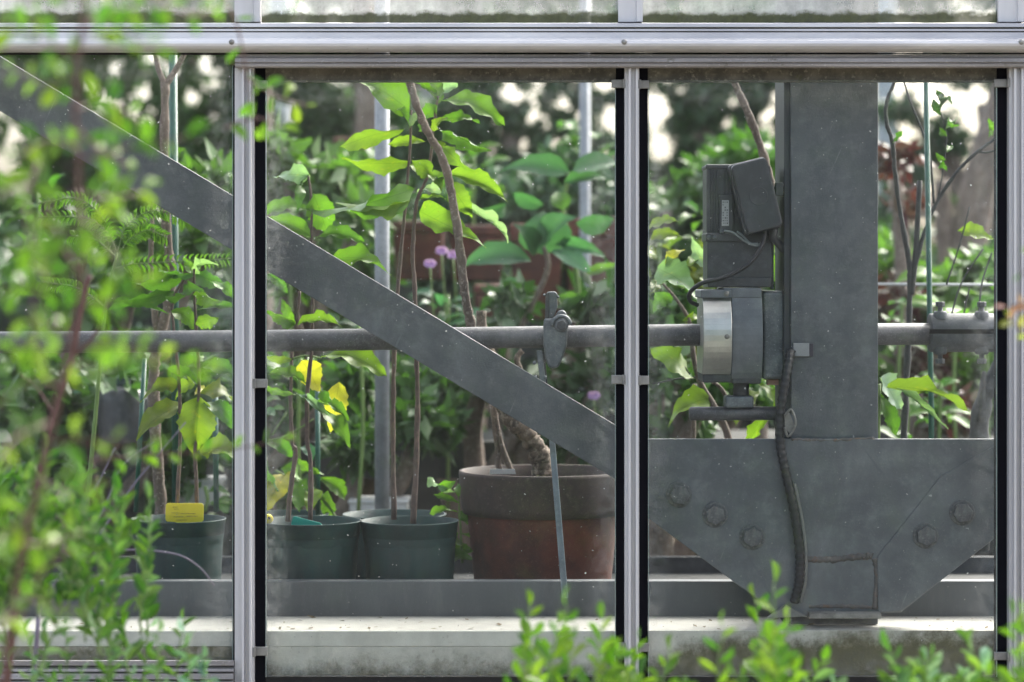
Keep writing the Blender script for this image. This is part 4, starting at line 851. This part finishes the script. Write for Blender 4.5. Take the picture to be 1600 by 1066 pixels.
# boxes and pale labels seen between
for x0, x1, y0, y1, Y, lab in ((546, 636, 787, 806, 1.2, 'low white box behind the grey pole'), (182, 232, 598, 655, 1.2, 'white crate behind the left stake'), (262, 345, 755, 790, 1.25, 'printed white seed tray behind the yellow tag')):
    a, b = P(x0, y0, Y), P(x1, y1, Y); t = thing('storage_box', (a.x, Y, b.z), lab, 'box')
    MB().box((a.x, Y, b.z), (b.x, Y+.12, a.z)).obj('body', white_tag, t, bevel=.003); MB().box((a.x-.003, Y-.003, a.z), (b.x+.003, Y+.123, a.z+.006)).obj('lid', white_tag, t, bevel=.002)
    MB().box((a.x+.01, Y+.01, b.z-.25), (b.x-.01, Y+.11, b.z-.001)).obj('stand', motor_m, t)
t = thing('water_can', P(195, 700, 1.1), 'dark teal container in shade behind the left stake', 'container')
MB().lathe(P(193, 690, 1.1), [(.05, 0), (.052, .08), (.048, .1), (.02, .11), (.001, .112)], 24).obj('body', motor_m, t); MB().lathe(P(193, 690, 1.1)+Vector((0, 0, .112)), [(.014, 0), (.014, .015), (.001, .016)], 16).obj('cap', pot_m, t)

def broadleaf(px, py, Y, n, Lpx, col, label, spread=1.0, gy=0, base_py=800, meshes=BR, cat='plant', colj=.25):
    t = thing('broadleaf_plant', P(px, base_py, Y), label, cat)
    top = P(px, py, Y)
    MB().tube(smooth_path([P(px, base_py, Y), P(px+U(-10, 10), (base_py+py)/2, Y), top], 5), .004, 7).obj('stem', stem_g, t)
    for i in range(n):
        a = U(0, 2*PI); L = S(Lpx, Y)*U(.6, 1.15); b = top + Vector((U(-.03, .03)*spread, U(-.03, .03), -U(0, .16)*spread*Lpx/80))
        d = Vector((math.cos(a), math.sin(a)*.7, U(-.45, .45))).normalized()
        b = b + d*L*.25
        tipd = b + d*L
        put_leaf(t, b, tipd, L*U(.42, .6), Vector((U(-.3, .3), -.45, 1)), jit(col, colj), meshes)
    return t
# named broad leaves in the middle pane (blurred)
pl = thing('broadleaf_plant', P(860, 620, 1.35), 'broad bluish leaved plant behind the pipe hanger, its crown near the bright gaps', 'plant')
stem(pl, [(800, 540), (830, 480), (856, 420), (850, 385)], 1.35, .006, .005, bark); stem(pl, [(905, 520), (900, 420), (880, 330), (890, 270)], 1.4, .006, .004, stem_g)
G_BB = (.045, .13, .07)
photo_leaves(pl, 1.35, [(852, 398, 848, 330, 78, G_BB), (830, 408, 722, 418, 38, G_BB), (862, 392, 924, 425, 26, (.09, .2, .12)), (890, 268, 782, 268, 32, G_BB), (895, 268, 968, 258, 34, G_BB), (868, 380, 950, 408, 20, G_BB), (880, 285, 950, 285, 18, G_BB), (840, 395, 800, 350, 30, (.03, .09, .045)),
    (780, 440, 800, 480, 34, G_BB), (868, 462, 925, 520, 22, G_MD), (905, 440, 965, 412, 16, G_BR), (850, 375, 905, 340, 40, G_BB), (900, 350, 960, 340, 30, G_BB), (790, 320, 740, 330, 22, G_BB), (800, 300, 850, 320, 22, G_BB), (880, 330, 870, 300, 26, G_MD)], BR)
broadleaf(940, 560, 1.6, 12, 60, G_DK, 'dark leafed plant under the pipe at the right of the middle pane')
broadleaf(1040, 520, 1.7, 16, 70, G_MD, 'mid green leafy plant low at the left of the right pane')
broadleaf(700, 460, 1.5, 14, 45, G_BL, 'low bluish plant with purple flowers behind the thin bare stem')
broadleaf(110, 640, 1.3, 14, 60, G_BL, 'bluish broad leaved plant low in the left bay')
broadleaf(320, 760, 1.1, 10, 55, G_MD, 'leafy plant low behind the pot with the yellow tag')
broadleaf(600, 620, 1.7, 22, 40, G_DK, 'dark leafy bush low behind the grey pole')
broadleaf(1500, 420, 1.5, 14, 70, G_BR, 'bright broad leaved plant behind the bare dark shrub')
broadleaf(1470, 600, 1.4, 16, 50, G_MD, 'green leaved plant under the coupling')
broadleaf(1410, 470, 1.5, 10, 50, G_MD, 'small green plant just right of the column')
broadleaf(120, 430, 1.8, 14, 60, G_DK, 'dark leafed plant behind the feathery sapling')
broadleaf(470, 560, .95, 9, 50, G_MD, 'leafy plant low behind the mullion in the middle pane')
broadleaf(560, 500, 1.1, 10, 48, G_DK, 'dark leafed plant beside the grey pole below the bar')
broadleaf(1030, 380, 1.2, 10, 50, G_OL, 'olive leafed plant left of the motor')
broadleaf(1110, 330, 1.5, 12, 46, G_MD, 'leafy plant directly behind the motor')
broadleaf(1540, 480, 1.1, 10, 55, G_BR, 'light green plant at the right edge above the coupling')
broadleaf(1420, 620, 1.0, 10, 45, G_MD, 'plant low beside the column under the pipe')
broadleaf(740, 240, 2.2, 14, 50, G_MD, 'leafy plant high behind the tall saplings')
broadleaf(920, 200, 2.4, 14, 46, G_MD, 'leafy plant high near the far pole')
broadleaf(450, 330, 1.6, 12, 48, G_MD, 'leafy plant behind the left sapling above the bar')
broadleaf(60, 300, 1.5, 12, 50, G_MD, 'leafy plant high behind the arching foreground branch')
# flowers
for i, (px, py, Y) in enumerate(((672, 412, 1.30), (708, 398, 1.5), (928, 618, 1.2), (690, 392, 1.4))):
    t = thing('purple_flower', P(px, py, Y), ('lilac flower left of the thin bare stem', 'faint lilac flower touching the thin bare stem', 'lilac flower just above the brace near the mullion', 'upper lilac bloom of the pair by the stem')[i], 'flower')
    for k in range(7):
        a = k*2*PI/7; c = P(px, py, Y)
        put_leaf(t, c, c + Vector((.014*math.cos(a), -.003, .009*math.sin(a))), .013, Vector((0, -1, .3)), (.36, .22, .66), SM, 'petal')
    stem(t, [(px, py+4), (px+8, py+120)], Y, .0015, .0015, stem_g)

def bush(name, label, cat, boxes, Y, n, size, mat, dY=.25, base=None, trunk=None, sz=.8):
    """boxes: [(px, py, radius px)] clumps"""
    bx_, by_ = base or (boxes[0][0], 900)
    loc = P(bx_, by_, Y); loc.z = max(loc.z, -1.5); t = thing(name, loc, label, cat)
    cs = []
    for px, py, r in boxes:
        for k in range(3):
            cs.append((P(px+U(-.4, .4)*r, py+U(-.4, .4)*r, Y+U(-dY, dY)), S(r, Y)*U(.5, 1)))
    foliage('foliage', mat, t, n, clumps(cs), size, loc)
    for k in range(min(5, len(boxes))):
        px, py, r = boxes[k]; q = smooth_path([loc + Vector((U(-.05, .05), 0, 0)), (loc + P(px, py, Y))/2 + Vector((U(-.1, .1), U(-.1, .1), 0)), P(px, py, Y)], 5)
        MB().tube(q, [.03*(1-.6*i/len(q)) for i in range(len(q))], 7).obj('limb', trunk or bark, t)
    return t
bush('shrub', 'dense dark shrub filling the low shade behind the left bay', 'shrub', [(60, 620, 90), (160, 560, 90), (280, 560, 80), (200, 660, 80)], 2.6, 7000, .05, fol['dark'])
bush('shrub', 'leafy shrub behind the pots under the pipe in the middle pane', 'shrub', [(450, 640, 60), (560, 620, 60), (650, 600, 60), (700, 640, 60), (520, 720, 50)], 1.9, 5000, .04, fol['mid'], dY=.12)
bush('shrub', 'green shrub left behind the slanting bar in the middle pane', 'shrub', [(450, 300, 60), (520, 330, 70), (560, 280, 50), (470, 400, 60), (560, 400, 60)], 2.8, 5000, .05, fol['mid'])
bush('shrub', 'mixed shrub behind the clay tubs', 'shrub', [(760, 330, 60), (860, 300, 70), (940, 340, 70), (700, 330, 50), (930, 450, 60), (700, 440, 40)], 2.7, 8000, .05, fol['blue'])
bush('shrub', 'dark fine shrub at the left of the right pane', 'shrub', [(1040, 330, 70), (1120, 300, 80), (1180, 260, 70), (1060, 420, 70), (1190, 400, 70), (1060, 560, 70), (1150, 560, 80)], 2.8, 12000, .05, fol['mid'])
bush('shrub', 'yellow tinged shrub beside the gearbox', 'shrub', [(1050, 500, 50), (1040, 600, 60), (1130, 420, 40)], 1.8, 2500, .035, fol['yellow'], dY=.1)
bush('maroon_shrub', 'thin maroon leaved shrub right of the column', 'shrub', [(1400, 250, 35), (1410, 330, 40), (1400, 480, 45), (1480, 640, 50), (1440, 560, 40)], 2.0, 900, .045, fol['maroon'], dY=.15)
bush('shrub', 'green shrub low behind the coupling', 'shrub', [(1480, 480, 60), (1540, 420, 60), (1400, 600, 70), (1500, 620, 80), (1560, 560, 60), (1400, 420, 50)], 2.2, 6000, .05, fol['bright'])

bush('shrub', 'dark leafy growth in the shade behind the yellow tagged pot', 'shrub', [(100, 620, 70), (200, 590, 60), (300, 680, 70), (340, 600, 60), (60, 720, 70), (250, 760, 60)], 1.25, 1500, .06, fol['mid'], dY=.15)
bush('shrub', 'shade plant behind the first pots in the middle pane', 'shrub', [(440, 600, 50), (540, 600, 50), (560, 690, 50), (440, 760, 40), (660, 650, 50), (700, 580, 40)], 1.3, 1300, .055, fol['mid'], dY=.12)
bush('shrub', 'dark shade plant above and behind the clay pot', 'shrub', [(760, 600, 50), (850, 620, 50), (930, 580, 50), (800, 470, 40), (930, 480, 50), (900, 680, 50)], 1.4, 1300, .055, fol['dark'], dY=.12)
bush('shrub', 'leafy plant behind the green pole and feathery sapling', 'shrub', [(60, 420, 60), (130, 470, 60), (220, 400, 60), (330, 380, 50), (330, 300, 50), (220, 280, 60)], 1.6, 1500, .06, fol['bright'], dY=.15)
bush('shrub', 'green leaves behind the left sapling of the middle pane', 'shrub', [(440, 240, 40), (520, 280, 50), (560, 340, 40), (450, 440, 40), (540, 460, 40)], 1.8, 900, .06, fol['bright'], dY=.12)
bush('shrub', 'green leaves below the motor at the left of the right pane', 'shrub', [(1030, 560, 50), (1100, 620, 50), (1060, 660, 50), (1190, 620, 40), (1040, 480, 50)], 1.2, 1100, .05, fol['mid'], dY=.1)
t = thing('hedge', Vector((0, 4.7, -1.5)), 'dark hedge just behind the greenhouse, closing the lower view', 'hedge')
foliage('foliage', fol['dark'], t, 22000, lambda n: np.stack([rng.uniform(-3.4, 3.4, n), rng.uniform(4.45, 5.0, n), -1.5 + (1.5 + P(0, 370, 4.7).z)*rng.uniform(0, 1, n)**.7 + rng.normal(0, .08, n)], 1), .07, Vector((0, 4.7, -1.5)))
MB().box((-3.3, 4.7, -1.5), (3.3, 4.95, P(0, 440, 4.7).z)).obj('core', stem_d, t)
# far trees with gaps of sky
HOLES = []
def gap_zone(x0, x1, y0, y1, n, a, b, Y=6.0):
    for _ in range(n):
        p = P(U(x0, x1), y0 + (y1-y0)*U(0, 1)**1.2, Y); rr = U(a, b)
        if all(math.hypot(p.x-h[0], p.z-h[1]) > (rr + h[2])*.9 + .018 for h in HOLES): HOLES.append((p.x, p.z, rr))
gap_zone(900, 962, 120, 200, 8, .05, .07); gap_zone(765, 800, 130, 180, 2, .05, .06); gap_zone(765, 960, 100, 250, 90, .024, .042); gap_zone(780, 960, 118, 330, 20, .018, .028)
gap_zone(135, 340, 85, 200, 40, .026, .044); gap_zone(150, 350, 90, 280, 20, .02, .032); gap_zone(0, 60, 150, 260, 10, .04, .07); gap_zone(0, 120, 250, 300, 8, .03, .045)
gap_zone(515, 592, 110, 230, 6, .05, .07); gap_zone(515, 592, 110, 260, 30, .024, .04); gap_zone(415, 450, 120, 190, 6, .05, .065); gap_zone(590, 740, 105, 135, 10, .03, .045)
gap_zone(1012, 1060, 120, 230, 6, .05, .075); gap_zone(1012, 1065, 110, 260, 20, .025, .04); gap_zone(1075, 1235, 110, 290, 30, .02, .04)
gap_zone(1375, 1560, 115, 330, 50, .06, .10); gap_zone(1375, 1560, 115, 440, 80, .025, .045)
HOLES_A = np.array(HOLES)
def holed(sam):
    def f(n):
        p = sam(n); d = np.hypot(p[:, None, 0]-HOLES_A[None, :, 0], p[:, None, 2]-HOLES_A[None, :, 1]) - HOLES_A[None, :, 2]*rng.uniform(.85, 1.25, (n, 1))
        return p[(d > .012).all(1)]
    return f
def far_tree(name, label, boxes, Y, n, size, mat, base_px, trunk_r=.12):
    loc = P(base_px, 430, Y); loc.z = -1.5; t = thing(name, loc, label, 'tree')
    cs = []
    for px, py, r in boxes:
        for k in range(5): cs.append((P(px+U(-.6, .6)*r, py+U(-.6, .6)*r, Y+U(-.12, .12)), S(r, Y)*U(.6, 1.0)))
    C3 = clumps(cs)
    def flat(n):
        p = C3(n); p[:, 1] = Y + (p[:, 1]-Y)*.35; return p
    foliage('crown', mat, t, n, holed(flat), size, loc)
    top = P(boxes[0][0], boxes[0][1], Y); q = smooth_path([loc, loc.lerp(top, .5)+Vector((U(-.2, .2), 0, 0)), top], 6)
    MB().tube(q, [trunk_r*(1-.7*i/len(q)) for i in range(len(q))], 9).obj('trunk', bark, t)
    for px, py, r in boxes[1:5]:
        e = P(px, py, Y); q2 = smooth_path([q[len(q)//2], (q[len(q)//2]+e)/2+Vector((0, 0, .1)), e], 4); MB().tube(q2, [trunk_r*.4*(1-.6*i/len(q2)) for i in range(len(q2))], 6).obj('limb', bark, t)
far_tree('broadleaf_tree', 'tall green tree beyond the left bay with bright gaps', [(60, 150, 140), (200, 160, 140), (300, 90, 130), (130, 80, 120), (40, 60, 110), (350, 160, 90), (330, 230, 110), (150, 300, 140), (20, 330, 120), (280, 360, 130), (120, 20, 130), (320, 0, 100)], 6.0, 32000, .055, fol['mid'], 180)
far_tree('broadleaf_tree', 'paler tree beyond the left part of the middle pane', [(480, 220, 80), (560, 260, 90), (460, 350, 90), (560, 380, 90), (590, 110, 70), (440, 120, 70), (520, 110, 70), (480, 180, 80), (590, 200, 70)], 6.2, 17000, .055, fol['mid'], 520)
far_tree('broadleaf_tree', 'dark dense tree beyond the upper right of the middle pane', [(800, 200, 90), (880, 230, 100), (950, 250, 90), (760, 280, 80), (850, 330, 110), (940, 380, 100), (790, 120, 90), (880, 110, 90), (970, 130, 80), (720, 240, 70), (700, 380, 90)], 6.0, 34000, .05, fol['dark'], 860)
far_tree('broadleaf_tree', 'dark dense tree beyond the upper left of the right pane', [(1100, 200, 100), (1180, 180, 110), (1090, 290, 110), (1200, 300, 110), (1040, 330, 70), (1110, 110, 90), (1200, 100, 90), (1035, 170, 80), (1060, 420, 100), (1180, 450, 110)], 6.0, 34000, .05, fol['dark'], 1150)
far_tree('broadleaf_tree', 'thin tree beyond the right end with wide pale gaps', [(1540, 160, 90), (1470, 200, 80), (1560, 300, 100), (1420, 150, 80), (1420, 280, 80),  (1400, 380, 70), (1480, 440, 80), (1560, 460, 80)], 6.2, 12000, .055, fol['blue'], 1540)
far_tree('broadleaf_tree', 'high thin canopy added to dim the sky behind the upper row of panes', [(x, U(-60, 5), 75) for x in range(430, 1640, 75)], 7.5, 17000, .06, fol['mid'], 700)  # crown added to dim the sky behind the upper panes
# brown trunks seen blurred at right
t = thing('tree_trunk', P(1530, 430, 4), 'blurred pinkish brown trunk at the far right behind the bare shrub', 'tree'); t.location.z = -1.5; WL[t.name] = t.location.copy()
stem(t, [(1500, 900), (1500, 500), (1520, 340), (1560, 180), (1600, 60)], 3.5, .07, .04, bark, 'trunk', 10)
stem(t, [(1500, 500), (1478, 380), (1470, 280)], 3.5, .04, .02, bark, 'limb', 8)
for x, lab in ((590, 'faint brown trunk behind the pale pole'), (420, 'faint trunk far behind the mullion')):
    t = thing('tree_trunk', P(x, 430, 4.2), lab, 'tree'); t.location.z = -1.5; WL[t.name] = t.location.copy()
    stem(t, [(x-20, 1000), (x-12, 600), (x-20, 380), (x-15, 150), (x-30, -60)], 3.9, .05, .035, bark, 'trunk', 10)
# pale building beyond
bd = thing('white_building', P(680, 430, 9), 'pale blurred building beyond the middle pane with a plain wall', 'building'); bd.location.z = -1.5; WL[bd.name] = bd.location.copy()
pale = plain('pale_wall', (.42, .46, .50), .8, var=.06, scale=2)
a, b = P(608, 120, 9), P(752, 275, 9); MB().box((a.x, 9, -1.5), (b.x, 12, a.z)).obj('wall', pale, bd)
MB().prism([Vector((a.x-.1, 8.9, a.z+.001)), Vector((b.x+.1, 8.9, a.z+.001)), Vector(((a.x+b.x)/2, 8.9, a.z+.7))], (0, 3.2, 0)).obj('roof', plain('grey_roof', (.30, .31, .33), .8), bd)
bd = thing('white_post', P(440, 430, 7), 'broad white post beyond the left edge of the middle pane', 'post'); bd.location.z = -1.5; WL[bd.name] = bd.location.copy()
a, b = P(412, 60, 7), P(452, 300, 7); MB().box((a.x, 7, -1.5), (b.x, 7.15, 2.5)).obj('post', white_p, bd, bevel=.01)
bd = thing('white_post', P(1386, 430, 7), 'pale post beyond the column edge in the right pane', 'post'); bd.location.z = -1.5; WL[bd.name] = bd.location.copy()
a, b = P(1374, 60, 7), P(1400, 300, 7); MB().box((a.x, 7, -1.5), (b.x, 7.15, 1.7)).obj('post', pale, bd, bevel=.01)
# hedge opposite the greenhouse (unseen, added to darken glass reflections), boundary hedge far behind
for nm, lab, x0, x1, y0, y1, z1, n, mt in (('hedge', 'long clipped hedge, unseen, added opposite the greenhouse to darken its reflections', -6, 6, -9.5, -8.3, 1.25, 26000, 'mid'), ('hedge', 'dark hedge closing the view far beyond the greenhouse', -8, 8, 10.5, 11.5, .15, 16000, 'dark')):
    loc = Vector((0, (y0+y1)/2, -1.5)); t = thing(nm, loc, lab, 'hedge')
    def smp(n, x0=x0, x1=x1, y0=y0, y1=y1, z1=z1):
        return np.stack([rng.uniform(x0, x1, n), rng.uniform(y0, y1, n), -1.5 + (z1+1.5)*rng.uniform(0, 1, n)**.8 + .08*np.sin(rng.uniform(0, 9, n))], 1)
    foliage('foliage', fol[mt], t, n, smp, .12, loc, elong=.6)
    MB().box((x0+.3, y0+.3, -1.5), (x1-.3, y1-.3, z1-.3)).obj('core', stem_d, t)

# ------------------------------------------------------------------ foreground shrubs
def shoot(parent, pts, Y0, Y1, n, Lpx, mat, cols, meshes=SM, r=.0018, ang=(35, 70), wid=(.38, .55), start=.12, pair=False, flat=.5):
    k = len(pts); q = [P(p[0], p[1], Y0 + (Y1-Y0)*i/(k-1)) for i, p in enumerate(pts)]
    path = smooth_path(q, 6); m = len(path)
    MB().tube(path, [r*(1-.6*i/m) for i in range(m)], 6).obj('twig', mat, parent)
    for i in range(n):
        t = start + (1-start)*i/max(1, n-1); kk = t*(m-1); j = min(int(kk), m-2); p = path[j].lerp(path[j+1], kk-j); d = (path[j+1]-path[j]).normalized()
        for s_ in ((-1, 1) if pair else (1 if i % 2 else -1,)):
            side = Vector((-d.z, U(-.6, .6), d.x)).normalized()*s_; a = math.radians(U(*ang))
            if i == n-1: a *= .2
            v = (d*math.cos(a) + side*math.sin(a) + Vector((0, 0, U(-.1, .15)))).normalized(); L = S(Lpx, (Y0+Y1)/2)*U(.65, 1.2)*(1-.3*t)
            put_leaf(parent, p, p + v*L, L*U(*wid), Vector((U(-.8, .8), -flat+U(-.4, .4), U(.1, 1))), jit(random.choice(cols), .2), meshes)
FG = [(.085, .18, .020), (.11, .215, .024), (.05, .135, .016), (.145, .235, .03)]
FB = [(.055, .14, .03), (.08, .17, .03), (.11, .20, .07), (.04, .11, .025)]
# tall arching branch, strongly out of focus, at the left
la = thing('arching_shrub', Vector((P(0, 0, -1.8).x, -1.8, -1.5)), 'tall arching shrub close to the camera with red brown stems, left edge', 'shrub')
YF = -1.75
stem(la, [(-60, 2300), (-30, 1300), (8, 1050), (22, 930), (62, 740), (105, 560), (128, 430), (122, 280), (118, 130), (140, -40)], YF, .0042, .0016, stem_r, 'stem', 10, 8, .0005)
stem(la, [(128, 430), (95, 380), (70, 300), (60, 250)], YF, .0025, .0015, stem_r, 'stem'); stem(la, [(15, 1000), (60, 900), (110, 860)], YF, .003, .002, stem_r, 'stem')
def rt(pts, n, L=54, Y=None, **k): n = int(n*(1.3 if pts[0][1] < 130 else 1.0)); shoot(la, pts, Y or YF, (Y or YF)+U(-.15, .15), n, L, stem_r, FG, SM if U(0, 1) < .6 else SL, .0016, **k)
rt([(130, 40), (180, 15), (262, 8)], 9); rt([(125, 60), (190, 50), (240, 80)], 8); rt([(122, 90), (60, 60), (0, 40)], 8); rt([(120, 120), (80, 130), (20, 110)], 7); rt([(135, 0), (90, -10), (40, 0)], 6)
rt([(120, 170), (170, 160), (215, 190)], 8); rt([(120, 200), (150, 230), (200, 260)], 8); rt([(122, 230), (70, 220), (20, 250)], 8); rt([(70, 300), (30, 290), (-10, 310)], 7); rt([(122, 300), (170, 310), (225, 300)], 8)
rt([(124, 340), (160, 370), (190, 420)], 7); rt([(126, 360), (70, 370), (10, 400)], 9); rt([(126, 420), (60, 450), (0, 450)], 9); rt([(120, 470), (180, 470), (225, 440)], 7); rt([(112, 520), (60, 520), (10, 560)], 8)
rt([(108, 545), (180, 540), (250, 560), (320, 575)], 12, 40); rt([(105, 560), (160, 580), (205, 560)], 8); rt([(95, 600), (40, 600), (-10, 640)], 8); rt([(80, 660), (30, 680), (-10, 720)], 8); rt([(75, 690), (150, 690), (230, 700)], 6)
rt([(140, 720), (240, 710), (330, 705), (440, 690)], 13, 34, Y=-1.1); rt([(60, 750), (110, 770), (150, 760)], 7); rt([(50, 800), (10, 830), (-20, 860)], 7); rt([(40, 850), (80, 850), (130, 830)], 7); rt([(22, 930), (60, 940), (110, 960)], 6); rt([(20, 960), (-5, 980), (-10, 1020)], 5)
rt([(330, -40), (370, 40), (385, 120), (400, 200)], 5, 44, Y=-1.2); rt([(385, 120), (430, 150), (478, 165)], 5, 40, Y=-1.2); rt([(350, 200), (400, 185), (440, 200)], 4, 44, Y=-1.2); rt([(200, -30), (290, 20), (350, 10)], 7, 40)
rt([(60, 250), (40, 330), (60, 400)], 7); rt([(90, 380), (50, 480), (60, 560)], 8); rt([(125, 250), (200, 230), (290, 215)], 6)

dkst = thing('wiry_stem', Vector((P(0, 0, -.9).x, -.9, -1.5)), 'thin dark reddish stem rising from the lower left corner among the leaves', 'stem')
stem(dkst, [(-30, 1900), (0, 1200), (12, 1060), (30, 900), (58, 760), (85, 650), (112, 560), (128, 480), (140, 430)], -.9, .0042, .0026, stem_r, 'stem', 10, 8, .0006)
stem(dkst, [(85, 650), (60, 610), (30, 585)], -.9, .0018, .001, stem_r, 'twig', 6); stem(dkst, [(112, 560), (150, 520), (170, 470)], -.9, .0016, .001, stem_r, 'twig', 6)
# leafy undergrowth lower left
def under(label, x0, x1, ytop, n, cols, Y=-.62, L=36, name='garden_shrub', meshes=SL, nl=9, yb=1120, lean=40, stemm=None):
    t = thing(name, Vector((P((x0+x1)/2, 0, Y).x, Y, -1.5)), label, 'shrub')
    mm = (P((x0+x1)/2, 1300, Y)); MB().tube(smooth_path([Vector((mm.x, Y, -1.5)), mm, P((x0+x1)/2, 1130, Y)], 4), .006, 7).obj('stem', bark, t)
    for i in range(n):
        bx_ = U(x0, x1); yt_ = ytop(bx_) + U(0, 1)**1.5*140; tx = bx_ + U(-lean, lean); b = (bx_ + U(-20, 20), min(yb, yt_+U(130, 200)))
        dy = U(-.12, .12)
        shoot(t, [b, ((b[0]+tx)/2+U(-12, 12), (b[1]+yt_)/2), (tx, yt_)], Y+dy, Y+dy+U(-.06, .06), nl, L, stemm or stem_g, cols, meshes, .0014, wid=(.30, .46), ang=(25, 60))
    return t
random.seed(11)
under('leafy shrub with narrow bright leaves crowding the lower left corner', -40, 190, lambda x: 705 + max(0, x-120)*1.3, 38, FB, nl=12, Y=-.85, L=44)
under('leafy shrub sprays in front of the left bay sill', 140, 320, lambda x: 760 + abs(x-220)*1.5, 9, FB, nl=10, Y=-.8, L=40)
under('small leaved shrub with glints painted as pale leaves along the bottom left edge', -20, 270, lambda x: 885 + x*.25, 15, [(.12, .22, .10), (.17, .28, .20), (.07, .16, .03)], nl=9, Y=-.85, L=34)  # pale tones put the sky glints into the leaf colours
under('pale bluish sprig low before the left mullion', 290, 350, lambda x: 975, 4, [(.16, .27, .24), (.12, .22, .20)], nl=6, Y=-.9, L=42)
t = thing('trailing_vine', Vector((P(100, 0, -.5).x, -.5, -1.5)), 'bare purplish arching stems crossing the lower left pane', 'vine')
for pts in ([(60, 960), (110, 880), (190, 860), (270, 865), (310, 885), (335, 915)], [(100, 900), (160, 800), (190, 730), (240, 690)], [(140, 860), (200, 770), (240, 720), (290, 660)], [(20, 900), (90, 850), (150, 760), (180, 700)]):
    stem(t, pts, -.45, .0015, .0008, stem_p, 'stem', 7)
stem(t, [(60, 1900), (50, 1200), (60, 960)], -.45, .004, .003, stem_p, 'stem', 7)
# bottom right shrubs
A_ = dict(meshes=SM, nl=8)
under('bright shrub in front of the sill right of the clay pot', 800, 985, lambda x: 925 + abs(x-880)*.65, 12, FG, Y=-1.0, L=50, lean=25, **A_)
under('bright leafy shrub rising before the gusset plate', 1010, 1250, lambda x: 1005 - max(0, 1-abs(x-1175)/70)*115, 15, FG, Y=-1.0, L=48, lean=25, **A_)
under('low leafy shrub along the bottom between the second mullion and the column', 940, 1130, lambda x: 1000, 8, FG, Y=-.95, L=46, **A_)
under('pale green shrub at the bottom before the column foot', 1220, 1440, lambda x: 1015, 9, [(.12, .22, .11), (.06, .15, .03), (.09, .18, .03)], Y=-1.0, L=50, **A_)
under('blue green leafy shrub at the bottom right corner', 1390, 1580, lambda x: 970 + abs(x-1450)*.35, 13, [(.15, .26, .22), (.07, .15, .04), (.19, .30, .27), (.09, .18, .03)], Y=-.95, L=50, **A_)
under('sprig with pink and yellow tips at the right edge', 1560, 1640, lambda x: 925, 8, FG, Y=-1.1, L=48, **A_)
t = thing('flowering_sprig', Vector((P(1650, 0, -1.2).x, -1.2, -1.5)), 'out of focus sprig with pink orange and yellow leaves touching the right mullion', 'shrub')
stem(t, [(1700, 2400), (1680, 1000), (1640, 600), (1600, 480)], -1.2, .004, .002, stem_r)
shoot(t, [(1640, 560), (1600, 520), (1580, 500)], -1.2, -1.2, 5, 34, stem_r, [(.25, .26, .03), (.18, .22, .03)], SM); shoot(t, [(1630, 480), (1600, 475), (1575, 480)], -1.2, -1.2, 5, 30, stem_r, [(.40, .22, .16), (.38, .20, .18)], SM)
shoot(t, [(1660, 390), (1625, 400), (1596, 430)], -1.2, -1.2, 5, 34, stem_r, FG, SM)
